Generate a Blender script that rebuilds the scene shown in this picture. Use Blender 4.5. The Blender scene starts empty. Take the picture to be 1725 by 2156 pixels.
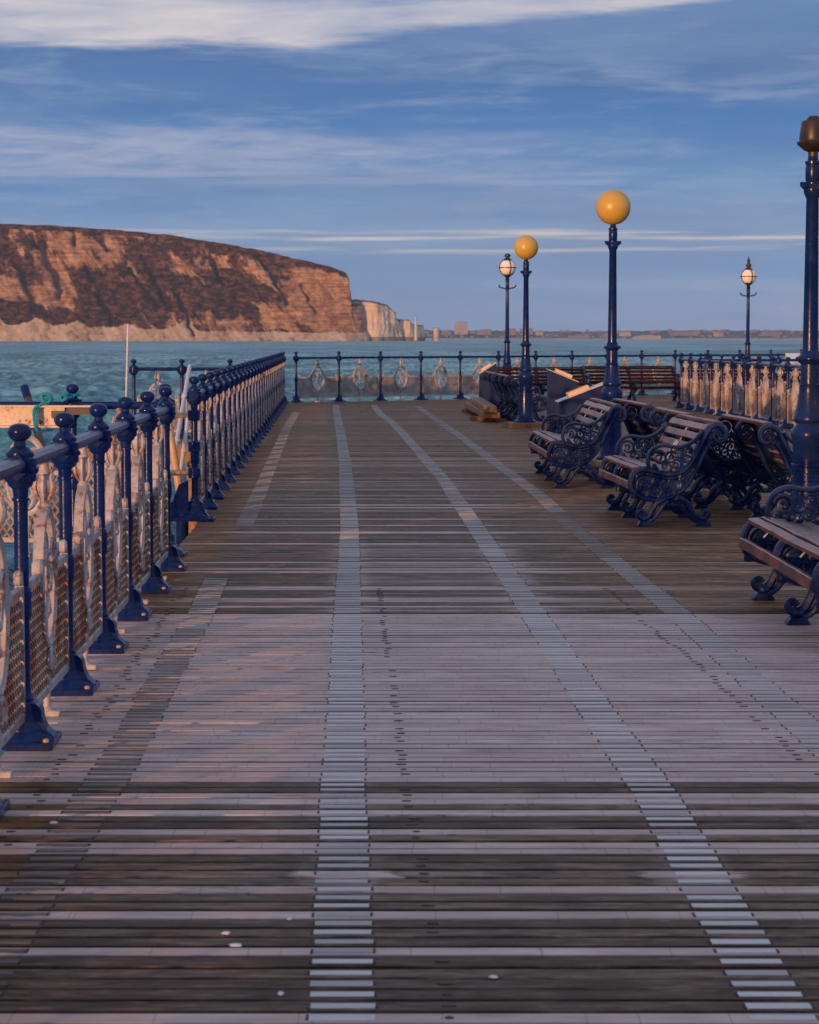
import bpy, math, random
import numpy as np
from mathutils import Vector, Matrix

random.seed(7); RNG = np.random.default_rng(7)
SC = bpy.context.scene
COL = SC.collection
PI = math.pi

# ------------------------------------------------------------------ camera, sky, sun, exposure
EYE = 1.52
cam_d = bpy.data.cameras.new('camera'); cam = bpy.data.objects.new('camera', cam_d); COL.objects.link(cam)
cam.location = (0, 0, EYE)
cam.rotation_euler = (PI/2 - math.atan(366/4700), 0, 0)
cam_d.sensor_fit = 'VERTICAL'; cam_d.sensor_height = 36; cam_d.sensor_width = 28.8
cam_d.lens = 36*4700/2156
cam_d.clip_start = 0.5; cam_d.clip_end = 60000
cam_d.dof.use_dof = True; cam_d.dof.focus_distance = 15.0; cam_d.dof.aperture_fstop = 10
SC.camera = cam
SC.view_settings.view_transform = 'Standard'; SC.view_settings.look = 'None'
SC.view_settings.exposure = 0.0; SC.view_settings.gamma = 1.0; SC.view_settings.use_curve_mapping = False
try:
    SC.cycles.max_bounces = 6; SC.cycles.volume_bounces = 1
    SC.cycles.caustics_reflective = False; SC.cycles.caustics_refractive = False
except Exception: pass

SUN_EL, SUN_AZ = math.radians(2.6), math.radians(208)      # azimuth clockwise from +Y: behind the camera, to the left
sd = bpy.data.lights.new('sun', 'SUN'); sun = bpy.data.objects.new('sun', sd); COL.objects.link(sun)
sd.energy = 4.1; sd.angle = math.radians(0.6); sd.color = (1.0, 0.46, 0.16)
to_sun = Vector((math.sin(SUN_AZ)*math.cos(SUN_EL), math.cos(SUN_AZ)*math.cos(SUN_EL), math.sin(SUN_EL)))
sun.rotation_euler = to_sun.to_track_quat('Z', 'Y').to_euler()

def s2l(r, g, b):
    f = lambda c: (c/255/12.92) if c/255 <= 0.04045 else ((c/255+0.055)/1.055)**2.4
    return (f(r), f(g), f(b), 1.0)

class NT:
    """small helper for node trees"""
    def __init__(s, tree): s.t = tree; s.n = tree.nodes; s.l = tree.links
    def node(s, typ, **kw):
        n = s.n.new(typ)
        for k, v in kw.items(): setattr(n, k, v)
        return n
    def put(s, sock, v):
        if v is None: return
        if hasattr(v, 'is_linked'): s.l.new(v, sock)
        else: sock.default_value = v
    def m(s, op, a, b=None, c=None, clamp=False):
        n = s.node('ShaderNodeMath', operation=op, use_clamp=clamp)
        for i, v in enumerate((a, b, c)): s.put(n.inputs[i], v)
        return n.outputs[0]
    def vm(s, op, a, b):
        n = s.node('ShaderNodeVectorMath', operation=op); s.put(n.inputs[0], a); s.put(n.inputs[1], b); return n.outputs[0]
    def noise(s, vec, scale=1.0, detail=3.0, rough=0.55, dist=0.0):
        n = s.node('ShaderNodeTexNoise'); s.put(n.inputs['Vector'], vec)
        n.inputs['Scale'].default_value = scale; n.inputs['Detail'].default_value = detail
        n.inputs['Roughness'].default_value = rough; n.inputs['Distortion'].default_value = dist
        return n.outputs[0]
    def ramp(s, fac, stops, interp='LINEAR'):
        n = s.node('ShaderNodeValToRGB'); s.put(n.inputs[0], fac); cr = n.color_ramp; cr.interpolation = interp
        while len(cr.elements) < len(stops): cr.elements.new(0.5)
        for e, (p, c) in zip(cr.elements, stops):
            e.position = p; e.color = c if len(c) == 4 else (*c, 1)
        return n.outputs[0]
    def mix(s, fac, a, b, blend='MIX'):
        n = s.node('ShaderNodeMix', data_type='RGBA', blend_type=blend)
        s.put(n.inputs[0], fac)
        for i, v in ((6, a), (7, b)):
            if isinstance(v, tuple) and len(v) == 3: v = (*v, 1)
            s.put(n.inputs[i], v)
        return n.outputs[2]
    def step(s, x, lo, hi, a=0.0, b=1.0):
        n = s.node('ShaderNodeMapRange', interpolation_type='SMOOTHSTEP'); s.put(n.inputs[0], x)
        s.put(n.inputs[1], lo); s.put(n.inputs[2], hi); s.put(n.inputs[3], a); s.put(n.inputs[4], b)
        return n.outputs[0]
    def scale(s, vec, v3): return s.vm('MULTIPLY', vec, v3)
    def sep(s, vec):
        n = s.node('ShaderNodeSeparateXYZ'); s.put(n.inputs[0], vec); return n.outputs

# ---- world: Nishita sky under procedural cloud sheets
W = bpy.data.worlds.new('World'); SC.world = W; W.use_nodes = True
W.node_tree.nodes.clear(); T = NT(W.node_tree)
tc = T.node('ShaderNodeTexCoord'); d = tc.outputs['Generated']
sx, sy, sz = T.sep(d)
z = T.m('MAXIMUM', sz, 0.0)
warp = T.m('SUBTRACT', T.noise(T.scale(d, (5, 5, 42)), 1.0, 4, 0.55), 0.5)
warp2 = T.m('SUBTRACT', T.noise(T.scale(d, (16, 16, 160)), 1.0, 5, 0.6), 0.5)
zw = T.m('MAXIMUM', T.m('ADD', T.m('ADD', z, T.m('MULTIPLY', warp, 0.022)), T.m('MULTIPLY', warp2, 0.006)), 0.0)
pz = T.m('DIVIDE', zw, T.m('ADD', zw, 0.15))
def P(zz): return zz/(zz+0.15)
blue = T.ramp(pz, [(P(0.0), s2l(140, 160, 198)), (P(0.016), s2l(134, 161, 202)), (P(0.032), s2l(120, 158, 204)),
                   (P(0.046), s2l(132, 160, 202)), (P(0.060), s2l(108, 150, 198)), (P(0.077), s2l(98, 144, 196)),
                   (P(0.094), s2l(72, 126, 190)), (P(0.109), s2l(60, 116, 180)), (P(0.121), s2l(66, 110, 172)),
                   (P(0.135), s2l(82, 124, 184)), (P(0.155), s2l(104, 142, 194)), (P(0.30), s2l(100, 130, 188)), (1.0, s2l(80, 112, 172))])
nish = T.node('ShaderNodeTexSky', sky_type='NISHITA'); nish.sun_disc = False
nish.sun_elevation = SUN_EL; nish.sun_rotation = SUN_AZ; nish.altitude = 5
nsc = T.node('ShaderNodeVectorMath', operation='SCALE'); T.l.new(nish.outputs[0], nsc.inputs[0]); nsc.inputs['Scale'].default_value = 0.10
base = T.mix(0.12, blue, nsc.outputs[0])
# layered soft cloud: broad sheets, ripples and fine streaks
st1 = T.noise(T.scale(d, (3.0, 3.0, 26)), 1.0, 9, 0.62, 0.7)
st2 = T.noise(T.scale(d, (9, 9, 66)), 1.0, 8, 0.60, 0.7)
st3 = T.noise(T.vm('ADD', T.scale(d, (4.2, 4.2, 40)), (9.3, 2.0, 0)), 1.0, 8, 0.6, 0.6)
st4 = T.noise(T.scale(d, (30, 30, 210)), 1.0, 6, 0.6, 0.4)
base = T.mix(T.m('MULTIPLY', T.step(st3, 0.46, 0.66), 0.36), base, s2l(80, 122, 182))
base = T.mix(T.m('MULTIPLY', T.step(T.m('ADD', T.m('MULTIPLY', st1, 0.7), T.m('MULTIPLY', st4, 0.3)), 0.47, 0.66), 0.52), base, s2l(142, 166, 196))
base = T.mix(T.m('MULTIPLY', T.step(T.m('ADD', T.m('MULTIPLY', st2, 0.75), T.m('MULTIPLY', st4, 0.25)), 0.50, 0.68), 0.44), base, s2l(160, 170, 196))
base = T.mix(T.m('MULTIPLY', T.step(T.m('ADD', T.m('MULTIPLY', st2, 0.6), T.m('MULTIPLY', st1, 0.4)), 0.46, 0.32), 0.30), base, s2l(80, 112, 172))
grey = T.noise(T.vm('ADD', T.scale(d, (2.2, 2.2, 22)), (4.1, 7.7, 0)), 1.0, 6, 0.55, 0.6)
base = T.mix(T.m('MULTIPLY', T.step(grey, 0.42, 0.62), 0.48), base, s2l(112, 136, 176))
az = T.m('MULTIPLY', T.m('ARCTAN2', sx, sy), 180/PI)
# lit mauve bank low on the left of the bay
zb = T.m('ADD', z, T.m('MULTIPLY', warp, 0.016))
bank = T.m('MULTIPLY', T.step(zb, 0.068, 0.077), T.step(zb, 0.094, 0.088))
bank = T.m('MULTIPLY', bank, T.step(T.m('ABSOLUTE', T.m('ADD', az, 12.0)), 20, 5))
bank = T.m('MULTIPLY', bank, T.step(T.m('ADD', T.m('MULTIPLY', st2, 0.6), T.m('MULTIPLY', st4, 0.4)), 0.36, 0.58, 0.12, 1.0))
base = T.mix(T.m('MULTIPLY', bank, 0.66), base, s2l(174, 178, 200))
# thin pale rifts above the horizon
def rift(base, zc, th, amount, seed, col):
    nn = T.noise(T.vm('ADD', T.scale(d, (9, 9, 30)), (seed, 0, 0)), 1.0, 4, 0.55)
    zz = T.m('ADD', z, T.m('MULTIPLY', T.m('SUBTRACT', nn, 0.5), 0.009))
    dd = T.m('ABSOLUTE', T.m('SUBTRACT', zz, zc))
    k = T.m('MULTIPLY', T.step(dd, th, th*0.15), T.step(T.noise(T.vm('ADD', T.scale(d, (7, 7, 300)), (0, seed, 0)), 1.0, 5, 0.6), 0.40, 0.60))
    return T.mix(T.m('MULTIPLY', k, amount), base, col)
base = rift(base, 0.0455, 0.0028, 0.75, 3.1, s2l(222, 206, 190))
base = rift(base, 0.0388, 0.0022, 0.55, 11.7, s2l(212, 202, 196))
base = rift(base, 0.0700, 0.004, 0.30, 7.7, s2l(180, 178, 198))
# high cream cloud sheet; its lower edge climbs towards the right
edge = T.m('ADD', 0.1262, T.m('MULTIPLY', T.m('MINIMUM', T.m('MAXIMUM', T.m('ADD', az, 3.0), 0.0), 26.0), 0.0018))
zc_ = T.m('ADD', T.m('ADD', z, T.m('MULTIPLY', warp, 0.012)), T.m('ADD', T.m('MULTIPLY', warp2, 0.012), T.m('MULTIPLY', T.m('SUBTRACT', st2, 0.5), 0.014)))
cream = T.step(T.m('SUBTRACT', zc_, edge), -0.0015, 0.0065)
hn = T.m('ADD', T.m('MULTIPLY', T.noise(T.scale(d, (6, 6, 46)), 1.0, 7, 0.6, 0.5), 0.65), T.m('MULTIPLY', st2, 0.35))
cream_col = T.ramp(hn, [(0.38, s2l(140, 156, 194)), (0.48, s2l(184, 186, 202)), (0.60, s2l(216, 208, 209))])
gap = T.noise(T.scale(d, (3, 3, 6)), 1.0, 4, 0.55)
cover = T.m('MULTIPLY', cream, T.m('SUBTRACT', 1.0, T.m('MULTIPLY', T.step(gap, 0.56, 0.70), T.step(z, 0.16, 0.30))))
base = T.mix(T.m('MULTIPLY', cover, T.step(z, 0.2, 0.7, 0.94, 0.62)), base, cream_col)
bg = T.node('ShaderNodeBackground'); T.l.new(base, bg.inputs[0]); bg.inputs[1].default_value = 1.0
T.l.new(bg.outputs[0], T.node('ShaderNodeOutputWorld').inputs[0])

# ------------------------------------------------------------------ materials
MAT = {}
def material(name, build, rough=0.5, spec=0.5, metal=0.0):
    m = bpy.data.materials.new(name); m.use_nodes = True; m.node_tree.nodes.clear()
    N = NT(m.node_tree); b = N.node('ShaderNodeBsdfPrincipled'); o = N.node('ShaderNodeOutputMaterial')
    N.l.new(b.outputs[0], o.inputs[0])
    b.inputs['Roughness'].default_value = rough; b.inputs['Metallic'].default_value = metal
    b.inputs['Specular IOR Level'].default_value = spec
    build(N, b); MAT[name] = m; return m
def bump(N, b, h, strength=0.3, dist=0.01):
    n = N.node('ShaderNodeBump'); n.inputs['Strength'].default_value = strength; n.inputs['Distance'].default_value = dist
    N.l.new(h, n.inputs['Height']); N.l.new(n.outputs[0], b.inputs['Normal'])
def pos(N): return N.node('ShaderNodeNewGeometry').outputs['Position']
def objc(N): return N.node('ShaderNodeTexCoord').outputs['Object']
def attr(N, name):
    a = N.node('ShaderNodeAttribute'); a.attribute_name = name; return a.outputs['Fac']

def navy(N, b):
    p = pos(N); n1 = N.noise(p, 9, 4, 0.6); n2 = N.noise(p, 120, 3, 0.6)
    c = N.ramp(n1, [(0.3, (0.003, 0.014, 0.085)), (0.55, (0.004, 0.020, 0.120)), (0.75, (0.008, 0.027, 0.13))])
    c = N.mix(N.m('MULTIPLY', N.step(N.noise(N.scale(p, (7, 7, 1.1)), 1, 5, 0.65), 0.52, 0.68), 0.65), c, (0.012, 0.020, 0.030))
    c = N.mix(N.m('MULTIPLY', N.step(N.noise(N.scale(p, (40, 40, 5)), 1, 4, 0.7), 0.60, 0.70), 0.35), c, (0.07, 0.06, 0.07))
    rust = N.m('MULTIPLY', N.step(N.noise(p, 38, 5, 0.7), 0.66, 0.71), 0.8)
    c = N.mix(rust, c, (0.11, 0.04, 0.018))
    N.l.new(c, b.inputs['Base Color'])
    N.l.new(N.step(n1, 0.3, 0.7, 0.16, 0.30), b.inputs['Roughness'])
    bump(N, b, N.m('ADD', N.m('MULTIPLY', N.noise(p, 40, 2, 0.5), 0.6), N.m('MULTIPLY', n2, 0.4)), 0.35, 0.004)
material('navy_paint', navy, 0.24, 0.2)
def navy_dark(N, b):
    p = pos(N); n1 = N.noise(p, 14, 4, 0.6)
    c = N.ramp(n1, [(0.3, (0.003, 0.013, 0.065)), (0.6, (0.005, 0.022, 0.110)), (0.8, (0.014, 0.036, 0.125))])
    c = N.mix(N.step(N.noise(p, 160, 3, 0.7), 0.66, 0.76, 0, 0.5), c, (0.16, 0.18, 0.24))
    N.l.new(c, b.inputs['Base Color']); N.l.new(N.step(n1, 0.3, 0.7, 0.25, 0.42), b.inputs['Roughness'])
    bump(N, b, N.noise(p, 90, 3, 0.6), 0.5, 0.005)
material('bench_iron', navy_dark, 0.32, 0.35)
def green_black(N, b):
    p = pos(N); N.l.new(N.ramp(N.noise(p, 30, 3), [(0.3, (0.008, 0.018, 0.03)), (0.7, (0.014, 0.03, 0.045))]), b.inputs['Base Color'])
material('dark_iron', green_black, 0.4)
def cap_brown(N, b):
    p = pos(N); N.l.new(N.ramp(N.noise(p, 12, 4), [(0.3, (0.014, 0.011, 0.010)), (0.7, (0.032, 0.022, 0.017))]), b.inputs['Base Color'])
material('cap_metal', cap_brown, 0.42)
def silver(N, b):
    p = pos(N); n1 = N.noise(p, 5, 5, 0.65); n2 = N.noise(p, 38, 5, 0.7)
    c = N.ramp(n2, [(0.3, (0.29, 0.27, 0.28)), (0.6, (0.45, 0.43, 0.45))])
    r1 = N.step(n1, 0.48, 0.58); r2 = N.step(n2, 0.46, 0.54)
    rust = N.m('MAXIMUM', N.m('MULTIPLY', r1, r2), N.step(N.noise(p, 75, 3, 0.6), 0.66, 0.70))
    c = N.mix(N.m('MULTIPLY', rust, 0.9), c, N.ramp(n2, [(0.4, (0.10, 0.03, 0.012)), (0.7, (0.30, 0.10, 0.03))]))
    N.l.new(c, b.inputs['Base Color'])
    bump(N, b, N.noise(p, 70, 4, 0.6), 0.2, 0.003)
material('silver_paint', silver, 0.45)
def lattice_m(N, b):
    p = pos(N); n1 = N.noise(p, 3.5, 4, 0.6); n2 = N.noise(p, 45, 4, 0.7)
    c = N.ramp(n2, [(0.32, (0.13, 0.105, 0.090)), (0.62, (0.36, 0.31, 0.275))])
    c = N.mix(N.m('MULTIPLY', N.step(N.m('ADD', N.m('MULTIPLY', n1, 0.7), N.m('MULTIPLY', n2, 0.3)), 0.46, 0.57), 0.88), c, (0.17, 0.055, 0.020))
    N.l.new(c, b.inputs['Base Color']); bump(N, b, n2, 0.5, 0.003)
material('lattice_paint', lattice_m, 0.5)
def slat(N, b):
    p = pos(N); g = N.noise(N.scale(p, (60, 4, 60)), 1, 4, 0.6); n1 = N.noise(p, 7, 5, 0.65)
    c = N.ramp(g, [(0.3, (0.040, 0.011, 0.010)), (0.65, (0.105, 0.030, 0.026))])
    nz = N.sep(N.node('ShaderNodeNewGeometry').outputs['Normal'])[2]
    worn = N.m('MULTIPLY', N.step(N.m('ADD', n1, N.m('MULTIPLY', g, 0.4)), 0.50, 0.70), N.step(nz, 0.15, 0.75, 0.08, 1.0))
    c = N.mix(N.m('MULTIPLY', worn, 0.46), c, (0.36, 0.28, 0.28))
    N.l.new(c, b.inputs['Base Color']); N.l.new(N.step(n1, 0.3, 0.7, 0.32, 0.5), b.inputs['Roughness'])
    bump(N, b, g, 0.25, 0.004)
material('bench_slat', slat, 0.4)
STRIPS = [(-0.15+0.0255*4.88, -0.0255), (0.84+0.019*4.88, -0.019), (1.60+0.014*4.88, -0.014), (-1.02+0.0175*4.88, -0.0175)]
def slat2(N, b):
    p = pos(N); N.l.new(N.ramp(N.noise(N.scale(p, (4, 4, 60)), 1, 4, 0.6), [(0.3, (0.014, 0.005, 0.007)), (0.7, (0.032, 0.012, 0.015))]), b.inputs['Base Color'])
material('shaded_slat', slat2, 0.6, 0.12)  # maroon slat copy with the end row's shade put into its colour
def planks(N, b):
    p = pos(N); tone = attr(N, 'tone'); rnd = attr(N, 'rnd'); X, Y, Z = N.sep(p)
    off = N.node('ShaderNodeCombineXYZ'); N.l.new(N.m('MULTIPLY', rnd, 40.0), off.inputs[0])
    q = N.vm('ADD', p, off.outputs[0])
    gr = N.noise(N.scale(q, (3.2, 48, 48)), 1, 6, 0.68); gf = N.noise(N.scale(q, (9, 220, 220)), 1, 3, 0.6)
    pt = N.noise(q, 1.6, 5, 0.6, 0.3); pt2 = N.noise(N.scale(q, (4, 14, 1)), 1, 4, 0.65)
    pm = N.noise(p, 0.35, 4, 0.6)
    # worn pale wood spreads round the grip strips
    near = None
    for a_, k_ in STRIPS[:3]:
        dd = N.m('ABSOLUTE', N.m('SUBTRACT', X, N.m('MULTIPLY_ADD', Y, k_, a_)))
        near = dd if near is None else N.m('MINIMUM', near, dd)
    halo = N.step(N.m('ADD', near, N.m('ADD', N.m('MULTIPLY', N.m('SUBTRACT', pt2, 0.5), 0.35), N.m('MULTIPLY', N.m('SUBTRACT', gr, 0.5), 0.30))), 0.15, 0.10)
    tn = N.m('ADD', tone, N.m('MULTIPLY', N.m('SUBTRACT', N.m('ADD', N.m('MULTIPLY', pt2, 0.6), N.m('MULTIPLY', gr, 0.4)), 0.5), N.step(tone, 0.3, 0.6, 0.38, 0.8)))
    ctr = N.m('MULTIPLY', N.m('MULTIPLY', N.step(N.m('ABSOLUTE', N.m('SUBTRACT', X, N.m('MULTIPLY_ADD', Y, -0.02, 0.45))), 1.25, 0.35), N.step(Y, 26, 15)), N.step(Y, 12.2, 12.4))
    tn = N.m('ADD', tn, N.m('MULTIPLY', ctr, 0.20))
    tn = N.m('ADD', tn, N.m('MULTIPLY', halo, N.step(Y, 8.0, 13.0, 0.34, 0.10)))
    dv = N.m('ADD', N.m('ADD', N.m('MULTIPLY', gr, 0.45), N.m('MULTIPLY', pt2, 0.35)), N.m('MULTIPLY', N.noise(N.scale(q, (14, 60, 1)), 1, 3, 0.6), 0.20))
    dv = N.m('ADD', N.m('MULTIPLY_ADD', dv, 1.5, -0.25), N.m('MULTIPLY', N.m('SUBTRACT', N.m('FRACT', N.m('MULTIPLY', rnd, 5.3)), 0.5), 0.10))
    dark = N.ramp(dv, [(0.36, (0.018, 0.010, 0.006)), (0.50, (0.082, 0.050, 0.031)), (0.64, (0.235, 0.165, 0.120))])
    light = N.ramp(N.m('ADD', N.m('MULTIPLY', gr, 0.55), N.m('MULTIPLY', pt, 0.45)), [(0.34, (0.32, 0.228, 0.210)), (0.5, (0.53, 0.405, 0.380)), (0.66, (0.74, 0.62, 0.585))])
    c = N.mix(N.step(tn, 0.36, 0.74), dark, light)
    # moss and ochre algae: both sides, mostly beyond the pale boards
    side = N.m('MAXIMUM', N.step(N.m('ADD', X, N.m('MULTIPLY', Y, 0.025)), -0.75, -1.25), N.step(N.m('ADD', X, N.m('MULTIPLY', Y, 0.03)), 0.95, 2.2))
    far = N.m('MULTIPLY', N.step(Y, 12.3, 12.5), 1.0)
    mo = N.m('MULTIPLY', N.m('MULTIPLY', side, far), N.step(N.m('ADD', pm, N.m('MULTIPLY', pt2, 0.35)), 0.45, 0.75, 0.25, 1.0))
    mo = N.m('MAXIMUM', mo, N.m('MULTIPLY', N.step(Y, 16, 32), 0.72))
    c = N.mix(N.m('MULTIPLY', mo, 0.8), c, N.ramp(N.m('ADD', N.m('MULTIPLY', dv, 0.6), N.m('MULTIPLY', gr, 0.4)), [(0.37, (0.032, 0.015, 0.003)), (0.50, (0.185, 0.088, 0.030)), (0.58, (0.35, 0.20, 0.09)), (0.66, (0.70, 0.49, 0.32))]))
    oc = N.m('MULTIPLY', N.m('MULTIPLY', N.step(N.m('ADD', X, N.m('MULTIPLY', Y, 0.0236)), -0.80, -1.12), N.step(N.m('SUBTRACT', 1.0, tone), 0.45, 0.6)), N.step(pt2, 0.30, 0.62))
    c = N.mix(N.m('MULTIPLY', oc, 0.85), c, N.ramp(pt, [(0.35, (0.10, 0.05, 0.012)), (0.6, (0.24, 0.12, 0.02))]))
    # saw cuts across the pale boards
    sx_ = N.m('FRACT', N.m('ADD', N.m('MULTIPLY', X, 3.1), N.m('MULTIPLY', rnd, 7.0)))
    kerf = N.m('MULTIPLY', N.m('LESS_THAN', sx_, 0.012), N.step(tone, 0.6, 0.75))
    sx2 = N.m('FRACT', N.m('ADD', N.m('MULTIPLY', X, 1.37), N.m('MULTIPLY', rnd, 31.0)))
    kerf = N.m('MAXIMUM', kerf, N.m('MULTIPLY', N.m('LESS_THAN', sx2, 0.006), N.step(tone, 0.6, 0.75)))
    c = N.mix(N.m('MULTIPLY', kerf, 0.32), c, (0.08, 0.05, 0.045))
    ck = N.noise(N.scale(q, (1.3, 26, 1)), 1, 4, 0.6, 0.2); crack = N.m('MULTIPLY', N.step(N.m('ABSOLUTE', N.m('SUBTRACT', ck, 0.5)), 0.012, 0.004), N.step(N.noise(q, 1.1, 3, 0.5), 0.50, 0.62))
    c = N.mix(N.m('MULTIPLY', crack, 0.75), c, (0.02, 0.012, 0.01))
    # tiny pale flecks
    fl = N.m('MULTIPLY', N.step(N.noise(N.scale(p, (14, 60, 1)), 1, 2, 0.5), 0.66, 0.70), N.step(Y, 9, 14))
    c = N.mix(N.m('MULTIPLY', fl, 0.5), c, (0.5, 0.46, 0.44))
    ed = N.m('MULTIPLY', N.step(N.m('ADD', attr(N, 'edge'), N.m('MULTIPLY', N.m('SUBTRACT', N.noise(N.scale(q, (6, 30, 1)), 1, 3, 0.6), 0.5), 0.9)), 0.35, 1.0), N.step(N.m('FRACT', N.m('MULTIPLY', rnd, 13.7)), 0.0, 1.0, 0.02, 0.80))
    c = N.mix(ed, c, N.mix(N.step(pt2, 0.55, 0.7), (0.030, 0.016, 0.014), (0.10, 0.045, 0.012)))
    N.l.new(c, b.inputs['Base Color'])
    N.l.new(N.step(gr, 0.3, 0.7, 0.42, 0.66), b.inputs['Roughness'])
    bump(N, b, N.m('ADD', N.m('MULTIPLY', gr, 0.7), N.m('MULTIPLY', gf, 0.3)), 0.45, 0.006)
material('deck_planks', planks, 0.6, 0.16)
def under(N, b):
    N.l.new(N.ramp(N.noise(pos(N), 8, 4), [(0.3, (0.012, 0.007, 0.005)), (0.7, (0.035, 0.018, 0.012))]), b.inputs['Base Color'])
material('under_timber', under, 0.8, 0.2)
def grip(N, b):
    p = pos(N); t = attr(N, 'tone')
    g = N.noise(N.scale(p, (70, 300, 1)), 1, 3, 0.7); n1 = N.noise(N.scale(p, (6, 30, 1)), 1, 4, 0.6)
    c = N.mix(N.m('ADD', t, N.m('MULTIPLY', N.m('SUBTRACT', n1, 0.5), 0.5), None, True), (0.065, 0.048, 0.046), (0.59, 0.61, 0.62))
    c = N.mix(N.m('MULTIPLY', N.step(g, 0.5, 0.7), 0.25), c, (0.16, 0.15, 0.15))
    N.l.new(c, b.inputs['Base Color']); bump(N, b, g, 0.3, 0.002)
material('grip_metal', grip, 0.5, 0.5)
def plain(c1, c2, sc=12):
    def f(N, b):
        n = N.noise(pos(N), sc, 4, 0.6); N.l.new(N.ramp(n, [(0.3, c1), (0.7, c2)]), b.inputs['Base Color']); bump(N, b, n, 0.2, 0.004)
    return f
material('slot_dark', plain((0.025, 0.018, 0.018), (0.055, 0.040, 0.042)), 0.7)
material('globe_amber', plain((0.50, 0.33, 0.065), (0.56, 0.37, 0.075), 3), 0.34)
material('globe_white', plain((0.80, 0.74, 0.70), (0.84, 0.79, 0.76), 3), 0.25)
material('pale_paint', plain((0.50, 0.48, 0.52), (0.62, 0.60, 0.62), 20), 0.45)
material('tan_wood', plain((0.42, 0.27, 0.16), (0.56, 0.38, 0.24), 25), 0.5)
material('batten_wood', plain((0.62, 0.42, 0.26), (0.72, 0.52, 0.34), 15), 0.5)
material('brick_red', plain((0.20, 0.07, 0.055), (0.30, 0.13, 0.10), 20), 0.8)
material('rope_cyan', plain((0.008, 0.20, 0.30), (0.02, 0.34, 0.46), 90), 0.75)
material('dropping', plain((0.66, 0.66, 0.64), (0.8, 0.8, 0.78), 60), 0.7)
material('dark_pole', plain((0.030, 0.026, 0.03), (0.07, 0.05, 0.04), 14), 0.4)
material('board_paint', plain((0.004, 0.016, 0.075), (0.006, 0.022, 0.10), 6), 0.5, 0.25)
material('plaque', plain((0.42, 0.38, 0.34), (0.60, 0.56, 0.52), 30), 0.4)
material('screen_white', plain((0.62, 0.62, 0.68), (0.72, 0.72, 0.78), 4), 0.4)
def timber(N, b):
    p = objc(N); g = N.noise(N.scale(p, (40, 2.5, 40)), 1, 5, 0.6); n1 = N.noise(p, 3, 4)
    c = N.ramp(g, [(0.3, (0.16, 0.085, 0.04)), (0.65, (0.34, 0.19, 0.10))])
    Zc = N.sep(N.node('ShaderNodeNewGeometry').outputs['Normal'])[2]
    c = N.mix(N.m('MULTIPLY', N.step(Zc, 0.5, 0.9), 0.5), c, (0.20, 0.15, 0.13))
    c = N.mix(N.step(n1, 0.60, 0.72, 0, 0.7), c, (0.15, 0.12, 0.03))
    N.l.new(c, b.inputs['Base Color']); bump(N, b, g, 0.4, 0.006)
material('timber', timber, 0.65, 0.3)
def girder(N, b):
    p = pos(N); n1 = N.noise(p, 9, 5, 0.65); n2 = N.noise(p, 45, 4, 0.7)
    c = N.ramp(n2, [(0.3, (0.52, 0.40, 0.30)), (0.6, (0.66, 0.55, 0.45))])
    c = N.mix(N.m('MULTIPLY', N.step(n1, 0.56, 0.66), N.step(n2, 0.40, 0.55)), c, (0.20, 0.055, 0.018))
    N.l.new(c, b.inputs['Base Color']); bump(N, b, n2, 0.4, 0.004)
material('girder_paint', girder, 0.5)
def sea_m(N, b):
    p = pos(N); X, Y, Z = N.sep(p)
    big = N.noise(N.scale(p, (0.010, 0.0024, 0)), 1, 5, 0.65); mid = N.noise(N.scale(p, (0.05, 0.022, 0)), 1, 5, 0.65); sml = N.noise(N.scale(p, (0.85, 0.30, 0)), 1, 5, 0.65, 0.4)
    c = N.ramp(N.m('ADD', N.m('ADD', N.m('MULTIPLY', big, 0.28), N.m('MULTIPLY', mid, 0.32)), N.m('MULTIPLY', sml, 0.40)), [(0.43, (0.012, 0.110, 0.160)), (0.49, (0.055, 0.255, 0.325)), (0.545, (0.25, 0.54, 0.60))])  # wave highlights and darker streaks put into the water colour by noise
    foam = N.m('MULTIPLY', N.step(N.noise(N.scale(p, (0.10, 0.32, 0)), 1, 5, 0.62), 0.66, 0.70), N.step(N.noise(N.scale(p, (0.03, 0.008, 0)), 1, 4, 0.6), 0.42, 0.58))
    c = N.mix(N.m('MULTIPLY', foam, 0.75), c, (0.72, 0.76, 0.78))
    N.l.new(c, b.inputs['Base Color']); b.inputs['IOR'].default_value = 1.33
    h = N.m('ADD', N.m('MULTIPLY', N.noise(N.scale(p, (0.28, 0.75, 0)), 1, 4, 0.6), 0.7), N.m('MULTIPLY', N.noise(N.scale(p, (1.4, 3.2, 0)), 1, 3, 0.6), 0.3))
    bump(N, b, h, 1.0, 1.6)
material('sea_water', sea_m, 0.34, 0.28)
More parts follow.
